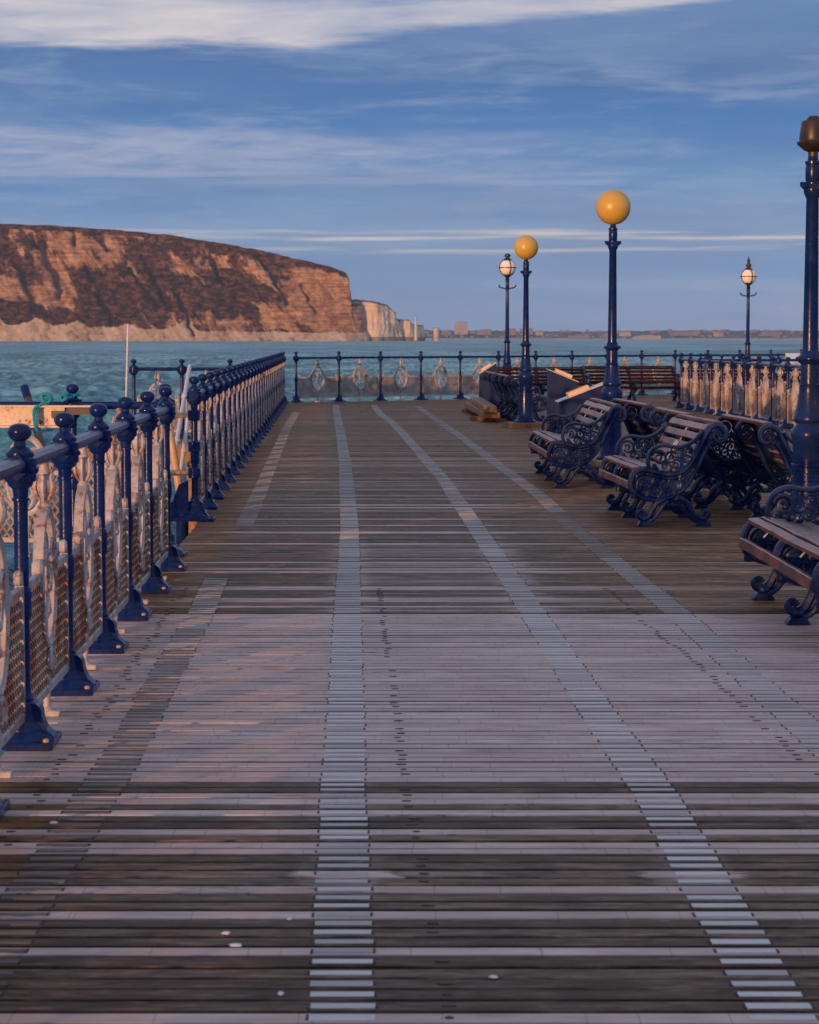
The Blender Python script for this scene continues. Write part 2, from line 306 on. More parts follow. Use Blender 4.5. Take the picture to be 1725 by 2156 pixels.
def cliff_m(N, b):
    p = pos(N); ch = attr(N, 'chalk'); rk = attr(N, 'rock'); gl = attr(N, 'gully')
    px, py, pzz = N.sep(p); cv = N.node('ShaderNodeCombineXYZ')
    N.l.new(N.m('MULTIPLY_ADD', pzz, 0.62, px), cv.inputs[0]); N.l.new(N.m('MULTIPLY', py, 0.3), cv.inputs[1]); N.l.new(N.m('MULTIPLY', pzz, 0.45), cv.inputs[2]); sl = cv.outputs[0]
    f1 = N.noise(sl, 0.040, 9, 0.72, 0.6); f2 = N.noise(N.scale(p, (0.09, 0.03, 0.16)), 1, 8, 0.72, 0.3); f3 = N.noise(N.scale(p, (0.016, 0.01, 0.32)), 1, 6, 0.65, 0.5)
    veg = N.ramp(f2, [(0.38, (0.012, 0.006, 0.005)), (0.5, (0.070, 0.031, 0.015)), (0.62, (0.22, 0.100, 0.045))])
    rock = N.ramp(N.m('ADD', N.m('ADD', N.m('MULTIPLY', f2, 0.40), N.m('MULTIPLY', f1, 0.35)), N.m('MULTIPLY', f3, 0.25)), [(0.38, (0.060, 0.028, 0.015)), (0.49, (0.34, 0.175, 0.090)), (0.60, (0.72, 0.47, 0.29))])
    chalk = N.ramp(N.m('ADD', N.m('MULTIPLY', f1, 0.6), N.m('MULTIPLY', f2, 0.4)), [(0.38, (0.20, 0.13, 0.09)), (0.48, (0.50, 0.40, 0.32)), (0.60, (0.70, 0.60, 0.52))])
    k = N.step(N.m('ADD', rk, N.m('MULTIPLY', N.m('SUBTRACT', f1, 0.5), 1.6)), 0.44, 0.60)
    c = N.mix(k, veg, rock)
    c = N.mix(N.step(N.m('ADD', ch, N.m('MULTIPLY', N.m('SUBTRACT', f1, 0.5), 0.9)), 0.44, 0.56), c, chalk)
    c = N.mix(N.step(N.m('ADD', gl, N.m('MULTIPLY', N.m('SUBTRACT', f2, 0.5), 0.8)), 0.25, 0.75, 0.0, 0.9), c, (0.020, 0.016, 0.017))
    N.l.new(c, b.inputs['Base Color']); bump(N, b, N.m('ADD', N.m('MULTIPLY', f1, 0.5), N.m('MULTIPLY', f2, 0.5)), 1.0, 14.0)
material('cliff_face', cliff_m, 0.9, 0.0)
def white_chalk(N, b):
    p = pos(N); f1 = N.noise(N.scale(p, (0.06, 0.06, 0.02)), 1, 6, 0.6); f2 = N.noise(N.scale(p, (0.02, 0.02, 0.15)), 1, 4, 0.6)
    c = N.ramp(N.m('ADD', N.m('MULTIPLY', f1, 0.7), N.m('MULTIPLY', f2, 0.3)), [(0.36, (0.30, 0.23, 0.17)), (0.46, (0.52, 0.44, 0.35)), (0.62, (0.66, 0.58, 0.48))])
    g = attr(N, 'grass'); c = N.mix(g, c, (0.10, 0.08, 0.04))
    N.l.new(c, b.inputs['Base Color']); bump(N, b, f1, 0.5, 5.0)
material('white_chalk', white_chalk, 0.9, 0.1)
def coast_m(N, b):
    p = pos(N); n1 = N.noise(N.scale(p, (0.006, 0.004, 0.03)), 1, 6, 0.65); Z = N.sep(p)[2]
    c = N.ramp(n1, [(0.35, (0.045, 0.05, 0.045)), (0.55, (0.09, 0.085, 0.075)), (0.70, (0.26, 0.19, 0.16))])
    c = N.mix(N.step(Z, 2.5, 0.8), c, (0.40, 0.32, 0.26))
    N.l.new(c, b.inputs['Base Color'])
material('coast_land', coast_m, 0.9, 0.1)
material('render_pink', plain((0.13, 0.105, 0.105), (0.23, 0.185, 0.175), 0.02), 0.8)
material('render_cream', plain((0.28, 0.23, 0.20), (0.38, 0.32, 0.28), 0.03), 0.8)
material('window_dark', plain((0.06, 0.06, 0.07), (0.10, 0.10, 0.12), 0.05), 0.3)
# ------------------------------------------------------------------ mesh building
class MB:
    def __init__(s): s.v = []; s.f = []
    def add(s, vs, fs):
        o = len(s.v); s.v.extend([tuple(map(float, q)) for q in vs]); s.f.extend([tuple(i+o for i in f) for f in fs]); return s
    def box(s, c, size, rot=None, bev=0.0):
        hx, hy, hz = size[0]/2, size[1]/2, size[2]/2
        if bev > 0:
            b = bev
            ring = [(-hx+b, -hy), (hx-b, -hy), (hx, -hy+b), (hx, hy-b), (hx-b, hy), (-hx+b, hy), (-hx, hy-b), (-hx, -hy+b)]
            vs = [(x, y, -hz) for x, y in ring] + [(x, y, hz-b) for x, y in ring]
            ins = [(max(-hx+b, min(hx-b, x)), max(-hy+b, min(hy-b, y))) for x, y in ring]
            ins = [(-hx+b, -hy+b), (hx-b, -hy+b), (hx-b, -hy+b), (hx-b, hy-b), (hx-b, hy-b), (-hx+b, hy-b), (-hx+b, hy-b), (-hx+b, -hy+b)]
            vs += [(ins[0][0], ins[0][1], hz), (ins[1][0], ins[1][1], hz), (ins[3][0], ins[3][1], hz), (ins[5][0], ins[5][1], hz)]
            fs = [tuple(range(7, -1, -1))] + [(i, (i+1) % 8, 8+(i+1) % 8, 8+i) for i in range(8)]
            t = [16, 17, 17, 18, 18, 19, 19, 16]
            for i in range(8):
                j = (i+1) % 8; a, bb = t[i], t[j]
                fs.append((8+i, 8+j, bb, a) if a != bb else (8+i, 8+j, a))
            fs.append((16, 17, 18, 19))
        else:
            vs = [(x, y, zz) for zz in (-hz, hz) for x, y in ((-hx, -hy), (hx, -hy), (hx, hy), (-hx, hy))]
            fs = [(3, 2, 1, 0), (4, 5, 6, 7), (0, 1, 5, 4), (1, 2, 6, 5), (2, 3, 7, 6), (3, 0, 4, 7)]
        if rot is not None: vs = [rot @ Vector(q) for q in vs]
        return s.add([(q[0]+c[0], q[1]+c[1], q[2]+c[2]) for q in vs], fs)
    def bar(s, p, q, w, t, up=(0, 0, 1), bev=0.0):
        p, q = Vector(p), Vector(q); d = q-p; L = d.length
        if L < 1e-6: return s
        y = d/L; u = Vector(up)
        if abs(y.dot(u)) > 0.99: u = Vector((1, 0, 0))
        x = y.cross(u).normalized(); zz = x.cross(y)
        return s.box((p+q)/2, (w, L, t), Matrix((x, y, zz)).transposed(), bev)
    def lathe(s, prof, seg=20, c=(0, 0, 0), cap=True):
        vs = []; n = len(prof)
        for r, h in prof:
            for k in range(seg):
                a = 2*PI*k/seg; vs.append((c[0]+r*math.cos(a), c[1]+r*math.sin(a), c[2]+h))
        fs = [(i*seg+k, i*seg+(k+1) % seg, (i+1)*seg+(k+1) % seg, (i+1)*seg+k) for i in range(n-1) for k in range(seg)]
        if cap: fs += [tuple(range(seg-1, -1, -1)), tuple((n-1)*seg+k for k in range(seg))]
        return s.add(vs, fs)
    def sweep(s, pts, rad, seg=6, plane=None, depth=None, closed=False, cap=True):
        """tube along pts; plane = normal of the plane of the curve, depth = half thickness along that normal"""
        P_ = [Vector(q) for q in pts]; n = len(P_)
        R = rad if hasattr(rad, '__len__') else [rad]*n
        vs = []; prev = None
        for i in range(n):
            a = P_[(i-1) % n] if (closed or i > 0) else P_[i]; b = P_[(i+1) % n] if (closed or i < n-1) else P_[i]
            t = (b-a); t = t.normalized() if t.length > 1e-9 else Vector((0, 0, 1))
            if plane is not None:
                bn = Vector(plane); nn = bn.cross(t).normalized()
            else:
                if prev is None:
                    u = Vector((0, 0, 1)) if abs(t.z) < 0.9 else Vector((1, 0, 0))
                    nn = t.cross(u).normalized()
                else: nn = (prev - t*prev.dot(t)).normalized()
                prev = nn; bn = t.cross(nn)
            for k in range(seg):
                an = 2*PI*(k+0.5)/seg
                dz = depth*(R[i]/max(R) if not closed else 1) if depth else R[i]
                vs.append(P_[i] + nn*(R[i]*math.cos(an)) + bn*(dz*math.sin(an)))
        m = n if closed else n-1
        fs = [(i*seg+k, ((i+1) % n)*seg+k, ((i+1) % n)*seg+(k+1) % seg, i*seg+(k+1) % seg) for i in range(m) for k in range(seg)]
        if cap and not closed: fs += [tuple(range(seg)), tuple((n-1)*seg+k for k in range(seg-1, -1, -1))]
        return s.add(vs, fs)
    def prism(s, poly, y0, y1, axis='y'):
        n = len(poly); mk = (lambda a, b, t: (a, t, b)) if axis == 'y' else (lambda a, b, t: (t, a, b))
        vs = [mk(a, b, y0) for a, b in poly] + [mk(a, b, y1) for a, b in poly]
        fs = [tuple(range(n)), tuple(range(2*n-1, n-1, -1))] + [(i, n+i, n+(i+1) % n, (i+1) % n) for i in range(n)]
        return s.add(vs, fs)
    def sphere(s, c, r, seg=24, rings=14, sq=1.0):
        prof = [(r*math.sin(PI*i/rings), -r*sq*math.cos(PI*i/rings)) for i in range(rings+1)]
        prof[0] = (0.001, prof[0][1]); prof[-1] = (0.001, prof[-1][1])
        return s.lathe(prof, seg, c)
    def mesh(s, name, mat, smooth=True, angle=0.7):
        me = bpy.data.meshes.new(name); me.from_pydata(s.v, [], s.f); me.update()
        import bmesh
        bm = bmesh.new(); bm.from_mesh(me); bmesh.ops.recalc_face_normals(bm, faces=bm.faces); bm.to_mesh(me); bm.free()
        me.materials.append(MAT[mat])
        if smooth:
            me.shade_smooth(); me.set_sharp_from_angle(angle=angle)
        return me

def link(name, data, parent=None, loc=(0, 0, 0), rot=(0, 0, 0)):
    o = bpy.data.objects.new(name, data); COL.objects.link(o); o.parent = parent
    o.location = loc; o.rotation_euler = rot; return o
def tag(o, label, cat, group=None, kind=None):
    if label: o['label'] = label
    if cat: o['category'] = cat
    if group: o['group'] = group
    if kind: o['kind'] = kind
    return o
def thing(name, loc, rz, label, cat, group=None):
    return tag(link(name, None, None, loc, (0, 0, rz)), label, cat, group)
def single(name, mb, mat, label, cat, loc=(0, 0, 0), rot=(0, 0, 0), group=None, smooth=True, angle=0.7):
    return tag(link(name, mb.mesh(name, mat, smooth, angle), None, loc, rot), label, cat, group)
def struct(name, me, loc=(0, 0, 0)):
    o = link(name, me, None, loc); o['kind'] = 'structure'; return o
def catmull(pts, n=5, closed=False):
    P_ = [Vector(q) for q in pts]; out = []; m = len(P_)
    for i in range(m if closed else m-1):
        if closed: a, b, c, d_ = P_[(i-1) % m], P_[i], P_[(i+1) % m], P_[(i+2) % m]
        else: a, b, c, d_ = P_[max(i-1, 0)], P_[i], P_[i+1], P_[min(i+2, m-1)]
        for k in range(n):
            t = k/n
            out.append(0.5*((2*b) + (c-a)*t + (2*a-5*b+4*c-d_)*t*t + (-a+3*b-3*c+d_)*t**3))
    if not closed: out.append(P_[-1])
    return out
def lin(tab, y):
    return float(np.interp(y, [t[0] for t in tab], [t[1] for t in tab]))

# numpy value noise
def vnoise(x, y, seed=0):
    xi = np.floor(x).astype(np.int64); yi = np.floor(y).astype(np.int64); fx = x-xi; fy = y-yi
    fx = fx*fx*(3-2*fx); fy = fy*fy*(3-2*fy)
    def h(a, b):
        n = (a*374761393 + b*668265263 + seed*974634721) & 0x7fffffff
        n = ((n ^ (n >> 13))*1274126177) & 0x7fffffff
        return ((n ^ (n >> 16)) & 0xffff)/65535.0
    return (h(xi, yi)*(1-fx)+h(xi+1, yi)*fx)*(1-fy) + (h(xi, yi+1)*(1-fx)+h(xi+1, yi+1)*fx)*fy
def fbm(x, y, o=5, seed=0):
    s_ = 0; a = 0.5; t = 0
    for i in range(o):
        s_ = s_ + a*vnoise(x*2**i, y*2**i, seed+i*17); t += a; a *= 0.55
    return s_/t
def grid_mesh(name, X, Y, Z, mat, attrs=None, smooth=True):
    r, c = X.shape
    co = np.stack([X, Y, Z], -1).reshape(-1, 3)
    i = np.arange(r*c).reshape(r, c)
    q = np.stack([i[:-1, :-1], i[:-1, 1:], i[1:, 1:], i[1:, :-1]], -1).reshape(-1, 4)
    me = bpy.data.meshes.new(name)
    me.vertices.add(len(co)); me.vertices.foreach_set('co', co.astype(np.float32).ravel())
    me.loops.add(q.size); me.loops.foreach_set('vertex_index', q.astype(np.int32).ravel())
    me.polygons.add(len(q)); me.polygons.foreach_set('loop_start', (np.arange(len(q))*4).astype(np.int32))
    me.update(calc_edges=True); me.validate()
    for k, a in (attrs or {}).items():
        at = me.attributes.new(k, 'FLOAT', 'POINT'); at.data.foreach_set('value', a.astype(np.float32).ravel())
    me.materials.append(MAT[mat])
    if smooth: me.shade_smooth()
    return me

SEA = -3.0
# ------------------------------------------------------------------ sea
def sea():
    r = np.concatenate([np.geomspace(11, 2600, 1050), np.geomspace(2700, 14000, 26)])
    a = np.radians(np.concatenate([np.linspace(-100, -14, 40, endpoint=False), np.linspace(-14, 14, 270), np.linspace(14, 100, 41)[1:]]))
    Rr, A = np.meshgrid(r, a, indexing='ij')
    X = Rr*np.sin(A); Y = Rr*np.cos(A); Z = np.full_like(X, SEA)
    cell = Rr*0.0054
    for k in range(46):
        L = 1.3*1.055**k*RNG.uniform(0.9, 1.1); th = RNG.normal(2.4, 0.75)
        amp = 0.023*L**0.55*RNG.uniform(0.6, 1.2)
        ph = RNG.uniform(0, 6.28); s_ = np.sin(2*PI/L*(X*math.sin(th)+Y*math.cos(th))+ph)
        Z += amp*(s_+0.25*s_*s_)*np.clip((L/cell-2.2)/3, 0, 1)
    struct('sea', grid_mesh('sea', X, Y, Z, 'sea_water'))
sea()

# ------------------------------------------------------------------ headland and chalk
def lathe_path(px, py, n):
    """even resample of a plan path with inland normals"""
    px, py = np.array(px, float), np.array(py, float)
    s_ = np.concatenate([[0], np.cumsum(np.hypot(np.diff(px), np.diff(py)))])
    t = np.linspace(0, s_[-1], n); x = np.interp(t, s_, px); y = np.interp(t, s_, py)
    k = np.ones(9)/9
    xs = np.convolve(np.pad(x, 4, 'edge'), k, 'valid'); ys = np.convolve(np.pad(y, 4, 'edge'), k, 'valid')
    dx, dy = np.gradient(xs), np.gradient(ys); l = np.hypot(dx, dy)
    return t, xs, ys, -dy/l, dx/l
def headland():
    D = 3300; k = D/4700
    px = [-1250, -900, -500, -200, -80, -59, -61, -100]; py = [3330, 3310, 3290, 3300, 3310, 3335, 3420, 3620]
    t, bx, by, nx, ny = lathe_path(px, py, 520)
    top = [(-700, 462), (0, 466), (100, 471), (200, 477), (350, 491), (500, 516), (600, 536), (680, 556), (725, 570), (742, 582), (747, 592), (752, 640)]
    img = bx/k+862.5
    H = np.array([EYE+(712-lin(top, v))*k for v in img]); H = np.where(by > 3345, np.minimum(H, 120), H)
    v = np.concatenate([np.linspace(0, 1, 190), np.array([1.012, 1.02, 1.0, 0.9])])
    T_, V = np.meshgrid(t, v, indexing='ij'); Hh = H[:, None]
    vv = np.clip(V, 0, 1); hz = Hh*vv
    n_lo = fbm(T_/90, hz/200, 4, 3)
    lf = np.clip(1.25-T_/t[-1]*1.6, 0, 1); tw = (T_-0.35*hz)/78+1.6*fbm(T_/150, hz*0, 3, 9); tri = 1-np.abs(2*(tw-np.floor(tw))-1); chz = 5+20*fbm(T_/34, hz/60, 5, 19)+lf*70*tri**1.5*np.clip(fbm(T_/120, hz*0, 2, 29)*2.2-0.55, 0, 1.2)+lf*9          # chalk foot height
    foot = np.clip(hz/np.maximum(chz, 1), 0, 1)
    set_ = 6*foot + np.clip((hz-chz)/np.maximum(Hh-chz, 1), 0, 1)**0.85*np.interp(T_, [0, t[-1]*0.55, t[-1]*0.72, t[-1]*0.79, t[-1]], [150, 95, 50, 8, 8])
    diag = T_*0.9 + (Hh-hz)*-0.62
    g1 = fbm(diag/46, hz/420+2, 3, 21); gully = np.clip((0.85-np.abs(g1-0.5)*11)/0.6, 0, 1)*np.clip((hz-25)/25, 0, 1)*np.clip(1.05-V, 0, 1)
    GX, GZ = bx[:, None]+T_*0, hz
    gully = gully*0.35
    for x0_, y0_, x1_, y1_, wd in ((40, 490, 62, 520, 5), (62, 510, 118, 625, 8), (123, 482, 142, 512, 5), (170, 560, 235, 680, 6), (190, 488, 214, 524, 5), (268, 565, 330, 645, 5), (296, 538, 352, 640, 6), (378, 622, 408, 706, 5), (440, 540, 470, 600, 4), (545, 538, 606, 640, 5), (640, 600, 668, 660, 4), (20, 560, 70, 650, 7)):
        A_ = np.array([(x0_-862.5)*k, EYE+(712-y0_)*k]); B_ = np.array([(x1_-862.5)*k, EYE+(712-y1_)*k]); dv = B_-A_
        tt = np.clip(((GX-A_[0])*dv[0]+(GZ-A_[1])*dv[1])/dv.dot(dv), 0, 1)
        wob = (fbm(GZ/18, GX*0+x0_, 3, 3)-0.5)*14
        ds = np.hypot(GX-A_[0]-tt*dv[0]+wob, GZ-A_[1]-tt*dv[1]); gully = np.maximum(gully, np.clip(1.35-ds/(wd*0.72*(0.45+1.1*fbm(GZ/25, GX/60, 3, 7))), 0, 1)*0.8)
    gully *= (fbm(T_/170, hz/140, 2, 5) > 0.30)
    edge_ = np.interp(T_, [0, t[-1]*0.70, t[-1]*0.79, t[-1]], [1, 1, 0.45, 0.4]); rough = (fbm(diag/60, hz/70, 5, 40)-0.5)*26*np.clip(hz/40, 0.25, 1) + (fbm(T_/14, hz/16, 4, 60)-0.5)*9
    set_ = set_ + gully*16*edge_ + rough*edge_*np.clip(1.08-V**6, 0, 1)
    tail = np.where(V > 1.001, (np.arange(len(v))-189)[None, :]*np.array([60.0]), 0); set_ = set_ + np.clip(tail, 0, None)
    X = bx[:, None]+nx[:, None]*set_; Y = by[:, None]+ny[:, None]*set_
    Z = np.where(V > 1.001, Hh*V, hz)
    Z[:, -2] = H*0.99; Z[:, -1] = H*0.6
    Z = Z + (fbm(T_/12, V*0+3, 3, 77)-0.5)*3.0*(V > 0.98) + SEA*(V < 0.001)*1.2
    chalk = np.clip(0.5+(chz-hz)/14, 0, 1)*np.clip(0.42+0.75*lf+0.5*(fbm(T_/45, hz/25, 4, 55)-0.5), 0, 1) + np.clip((14-hz)/10, 0, 1)*0.4
    right = np.clip((T_/t[-1]-0.45)/0.3, 0, 1)
    rk = np.clip((fbm(diag/60, hz/70, 4, 101)-0.5)*2.2+0.36, 0, 1)*(1-right*0.55) + right*0.62*fbm(T_/130, hz/13, 4, 111) + right*0.16
    upper = np.clip(1-np.abs(V-0.72)/0.22, 0, 1); rk = rk + 0.10*upper - 0.06*(1-upper)*(1-right)
    rk = np.where(V > 0.955, 0.05, rk); rk = rk-0.5*np.clip((T_/t[-1]-0.55)*4, 0, 1)*np.clip((V-0.86)*9, 0, 1)
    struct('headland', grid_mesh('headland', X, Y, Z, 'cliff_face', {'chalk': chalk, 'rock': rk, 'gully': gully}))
headland()
def chalk_mass(name, D, px, py, top, nseg, seed, back=60, ledge=6):
    k = D/4700
    t, bx, by, nx, ny = lathe_path(px, py, nseg)
    img = bx/by*4700+862.5
    H = np.array([EYE+(712-lin(top, v))*D/4700 for v in img])
    v = np.concatenate([np.linspace(0, 1, 60), [1.0, 0.97, 0.6]])
    T_, V = np.meshgrid(t, v, indexing='ij'); vv = np.clip(V, 0, 1); hz = H[:, None]*vv
    set_ = ledge*vv + (fbm(T_/16, hz/60, 5, seed)-0.5)*14 + (fbm(T_/5, hz/5, 4, seed+7)-0.5)*3
    n = len(v); set_[:, n-3] += 8; set_[:, n-2] += back*0.6; set_[:, n-1] += back
    X = bx[:, None]+nx[:, None]*set_; Y = by[:, None]+ny[:, None]*set_
    Z = H[:, None]*V + SEA*1.3*(V < 0.001) + (fbm(T_/4, T_*0, 3, seed+3)-0.5)*3*(V > 0.98)
    gr = (V > 0.965)*1.0 + (hz < 3.5)*0.7
    return struct(name, grid_mesh(name, X, Y, Z, 'white_chalk', {'grass': np.clip(gr, 0, 1)}))
def img_x(px, D): return (px-862.5)*D/4700
D2 = 3342
chalk_mass('chalk_cliff', D2, [img_x(735, D2), img_x(790, D2), img_x(838, D2+25), img_x(849, D2+40), img_x(850, D2+80), img_x(820, D2+200)], [D2+8, D2, D2+25, D2+40, D2+80, D2+200],
           [(700, 630), (752, 631), (785, 635), (818, 641), (836, 655), (848, 672), (852, 680)], 160, 300)
chalk_mass('chalk_headland_tip', D2, [img_x(842, D2+50), img_x(866, D2+52), img_x(872, D2+60), img_x(886, D2+65), img_x(890.5, D2+80), img_x(890, D2+120), img_x(870, D2+170)], [D2+45, D2+50, D2+60, D2+65, D2+80, D2+120, D2+170],
           [(840, 672), (866, 673), (868, 680), (874, 682), (876.5, 682), (879, 686), (882, 684), (890, 685), (892, 692)], 120, 330, 30, 3)
def stack(name, D, x0, x1, ytop, seed, taper=0.9, point=False):
    k = D/4700; cx = img_x((x0+x1)/2, D); R = (x1-x0)/2*k; H = EYE+(712-ytop)*k-SEA
    a = np.linspace(0, 2*PI, 40); v = np.concatenate([np.linspace(0, 1, 30), [1.0, 1.0]])
    A, V = np.meshgrid(a, v, indexing='ij'); vv = np.clip(V, 0, 1)
    rr = R*(1-(1-taper)*vv)*(0.9+0.25*fbm(np.cos(A)*2+9, vv*3+np.sin(A)*2+9, 4, seed))
    if point: rr = rr*(1-vv)**0.45+0.4
    rr[:, -2] *= 0.7; rr[:, -1] = 0.01
    Z = SEA-1+(H+1)*vv + (fbm(np.cos(A)*3+5, np.sin(A)*3+5, 3, seed)-0.5)*2.5*(vv > 0.98)
    gr = ((vv > 0.975) | (vv < 0.06))*0.8
    return struct(name, grid_mesh(name, cx+rr*np.cos(A), D+rr*1.2*np.sin(A), Z, 'white_chalk', {'grass': gr*1.0}))
stack('sea_stack', D2+90, 911.5, 925, 691, 401, 0.95)
stack('chalk_pinnacle', D2+40, 873, 878.5, 664, 431, 1.0, True)
# ------------------------------------------------------------------ far shore with its town
DC = 9200
def far_coast():
    x = np.linspace(-600, 3600, 900); v = np.array([0, 0.06, 0.12, 0.3, 0.55, 0.8, 0.95, 1.0, 1.02, 0.9])
    top = [(-600, 700), (900, 695), (960, 696), (1100, 696.5), (1250, 698), (1300, 697), (1500, 695.5), (1725, 696), (2700, 702)]
    X, V = np.meshgrid(x, v, indexing='ij')
    H = np.array([EYE+(712-lin(top, q/DC*4700+862.5))*DC/4700 for q in x])[:, None]-SEA
    Z = SEA-1+(H+1)*np.clip(V, 0, 1) + (fbm(X/14, V*3, 4, 15)-0.5)*9*np.clip(V*1.6-0.3, 0, 1) + (fbm(X/120, V, 3, 25)-0.5)*5*V
    Y = DC+V*160+(fbm(X/90, V*2, 3, 8)-0.5)*60; Y[:, -1] += 500; Y[:, -2] += 60
    struct('far_coast', grid_mesh('far_coast', X, Y, Z, 'coast_land'))
far_coast()
def town(name, px0, px1, y0, y1, mat, label, bays=0, steps=None, depth=26, dist=None):
    D = dist or DC+60; k = D/4700; y1 = y0-(y0-y1)*(1.0 if y0-y1 > 12 else 0.75); x0, x1 = img_x(px0, D), img_x(px1, D); z0, z1 = EYE+(712-y0)*k, EYE+(712-y1)*k
    r = thing(name, ((x0+x1)/2, D, z0), 0, label, 'building', 'buildings on the far shore')
    w = x1-x0; h = z1-z0; m = MB()
    if steps:
        for a, b_, f in steps: m.box(((a+b_)/2*w-w/2, 0, h*f/2-6), ((b_-a)*w-0.4, depth, h*f+12))
    else: m.box((0, 0, h/2-6), (w, depth, h+12))
    link('wall', m.mesh('wall', mat, False), r)
    rf = MB()
    if steps:
        for a, b_, f in steps: rf.box(((a+b_)/2*w-w/2, 0, h*f+0.6), ((b_-a)*w*0.9, depth*0.9, 1.2))
    else: rf.box((0, 0, h+0.8), (w*0.92, depth*0.9, 1.6))
    link('roof', rf.mesh('roof', 'render_pink', False), r)
    if bays:
        wm = MB()
        for i in range(bays):
            for j in range(max(2, int(h/5))): wm.box((-w/2+w*(i+0.5)/bays, -depth/2-0.1, h*(j+0.6)/max(2, int(h/5))), (w/bays*0.5, 0.5, 1.6))
        o = link('windows', wm.mesh('windows', 'window_dark', False), r); o['kind'] = 'stuff'
def shore_houses():
    m = MB(); rs = random.Random(5)
    for k in range(150):
        px = rs.uniform(895, 1730); x = img_x(px, DC); low = rs.random() < 0.55
        if low: m.box((x, DC-12+rs.uniform(-8, 20), rs.uniform(0, 14)), (rs.uniform(5, 16), 10, rs.uniform(5, 9)))
        else: m.box((x, DC+rs.uniform(40, 120), rs.uniform(22, 34)), (rs.uniform(5, 22), 10, rs.uniform(6, 12)))
    o = link('shore_houses', m.mesh('shore_houses', 'render_pink', False)); o['kind'] = 'stuff'
shore_houses()
town('apartment_tower', 957, 985, 698, 678, 'render_cream', 'tallest pale apartment block on the far shore skyline, stepped in bays', 9, [(0, 0.28, 0.96), (0.28, 0.45, 1.0), (0.45, 0.72, 0.97), (0.72, 1.0, 0.99)])
town('apartment_block', 930, 950, 699, 693.5, 'render_pink', 'low pinkish block on the far shore just left of the tallest tower', 4, [(0, 0.5, 0.7), (0.5, 1, 1)])
town('apartment_block', 1003, 1034, 699, 691.5, 'render_pink', 'long low stepped pink terrace on the far shore right of the tallest tower', 6, [(0, 0.3, 0.6), (0.3, 0.62, 0.8), (0.62, 1, 1)])
town('apartment_block', 1071, 1086, 699, 690, 'render_pink', 'pink block on the far shore just right of the nearer white globe lamp post', 4)
town('apartment_block', 1094, 1122, 699, 689.5, 'render_pink', 'broad dusky block on the far shore behind the farther amber globe lamp post', 6, [(0, 0.35, 0.9), (0.35, 1, 1.0)])
town('apartment_block', 1126, 1142, 700, 694, 'render_cream', 'small cream houses on the far shore right of the farther amber globe lamp', 3, [(0, 0.5, 0.6), (0.5, 1, 1)])
town('seafront_hotel', 1330, 1390, 712.5, 703.5, 'render_cream', 'wide sunlit cream hotel low on the far shore right of the nearer amber lamp', 12, [(0, 0.16, 0.45), (0.16, 0.32, 0.8), (0.32, 0.5, 0.9), (0.5, 0.75, 1), (0.75, 1, 0.85)], 20, DC-25)
town('seafront_hotel', 1196, 1240, 711, 703, 'render_pink', 'pinkish hotel low on the far shore between the two amber globe lamps', 7, [(0, 0.3, 0.5), (0.3, 0.65, 1), (0.65, 1, 0.7)], 20, DC-10)
town('seafront_hotel', 1270, 1286, 711, 701, 'render_pink', 'small square pink hotel on the far shore against the nearer amber lamp shaft', 4, None, 20, DC-10)
town('clifftop_terrace', 1302, 1326, 702, 698, 'render_cream', 'cream terrace on the far skyline just right of the nearer amber lamp shaft', 5)
town('clifftop_terrace', 1415, 1468, 701, 697, 'render_pink', 'long pink terrace on the far skyline left of the spired white globe lamp', 8, [(0, 0.2, 1), (0.2, 0.6, 0.7), (0.6, 1, 0.9)])
town('clifftop_terrace', 1500, 1520, 702, 698.5, 'render_cream', 'short cream terrace on the far skyline close left of the spired white lamp', 4)
town('clifftop_terrace', 1600, 1640, 702, 698, 'render_pink', 'pale terrace on the far skyline right of the spired white globe lamp', 6, [(0, 0.4, 0.7), (0.4, 1, 1)])

# ------------------------------------------------------------------ pier deck
def XL(y): return -1.498-0.0236*(y-8.17) if y < 18 else -1.498-0.0236*9.83-0.035*(y-18)
def XR(y):
    base = 6.25+0.039*(48.9-y)
    if y > 46.5: base = max(base, 15.0)
    return min(base, 15.0)
def far_edge(x): return 52.55+0.78*(x+2.9)
PITCH = 0.0905
seq = {0: 1, 1: 0, 2: 0, 3: 0, 4: 0, 5: 0, 6: 1, 7: 0, 8: 0, 9: 0, 10: 1, 11: 0, 12: 0, 13: .85, 14: .15, 15: .45, 16: .1, 17: .12, 18: 1, 19: 1, 20: 0.05, 21: 1, 22: 0, 23: 0, 24: .9, 25: .12, 26: 1, 27: 1, 28: 0, 29: .05}
def plank_tone(i, y):
    if i < 0: return 0.05
    if i in seq: return seq[i]*0.92+0.02
    if y < 12.3: return random.choice([0.95, 0.9, 0.85, 0.78, 0.7])+random.uniform(-0.05, 0.05)
    t = 0.30 if y < 16.5 else 0.16
    r = random.random()
    if r < 0.17: t += 0.38
    elif r < 0.42: t -= 0.2
    return t+random.uniform(-0.08, 0.10)
def plank_geom(x0, x1, yc, w, zt):
    b = 0.003; h = 0.05; e = 0.010; y0, y1 = yc-w/2, yc+w/2
    pr = [(y0, zt-h), (y1, zt-h), (y1, zt-b), (y1-b, zt), (y1-e, zt), (y0+e, zt), (y0+b, zt), (y0, zt-b)]
    vs = [(x, yy, zz) for x in (x0, x1) for yy, zz in pr]
    fs = [(i, (i+1) % 8, 8+(i+1) % 8, 8+i) for i in range(8)] + [(7, 6, 5, 4, 3, 2, 1, 0), (8, 9, 10, 11, 12, 13, 14, 15)]
    return vs, fs
EDGE = [1, 1, 1, 1, 0, 0, 1, 1]*2
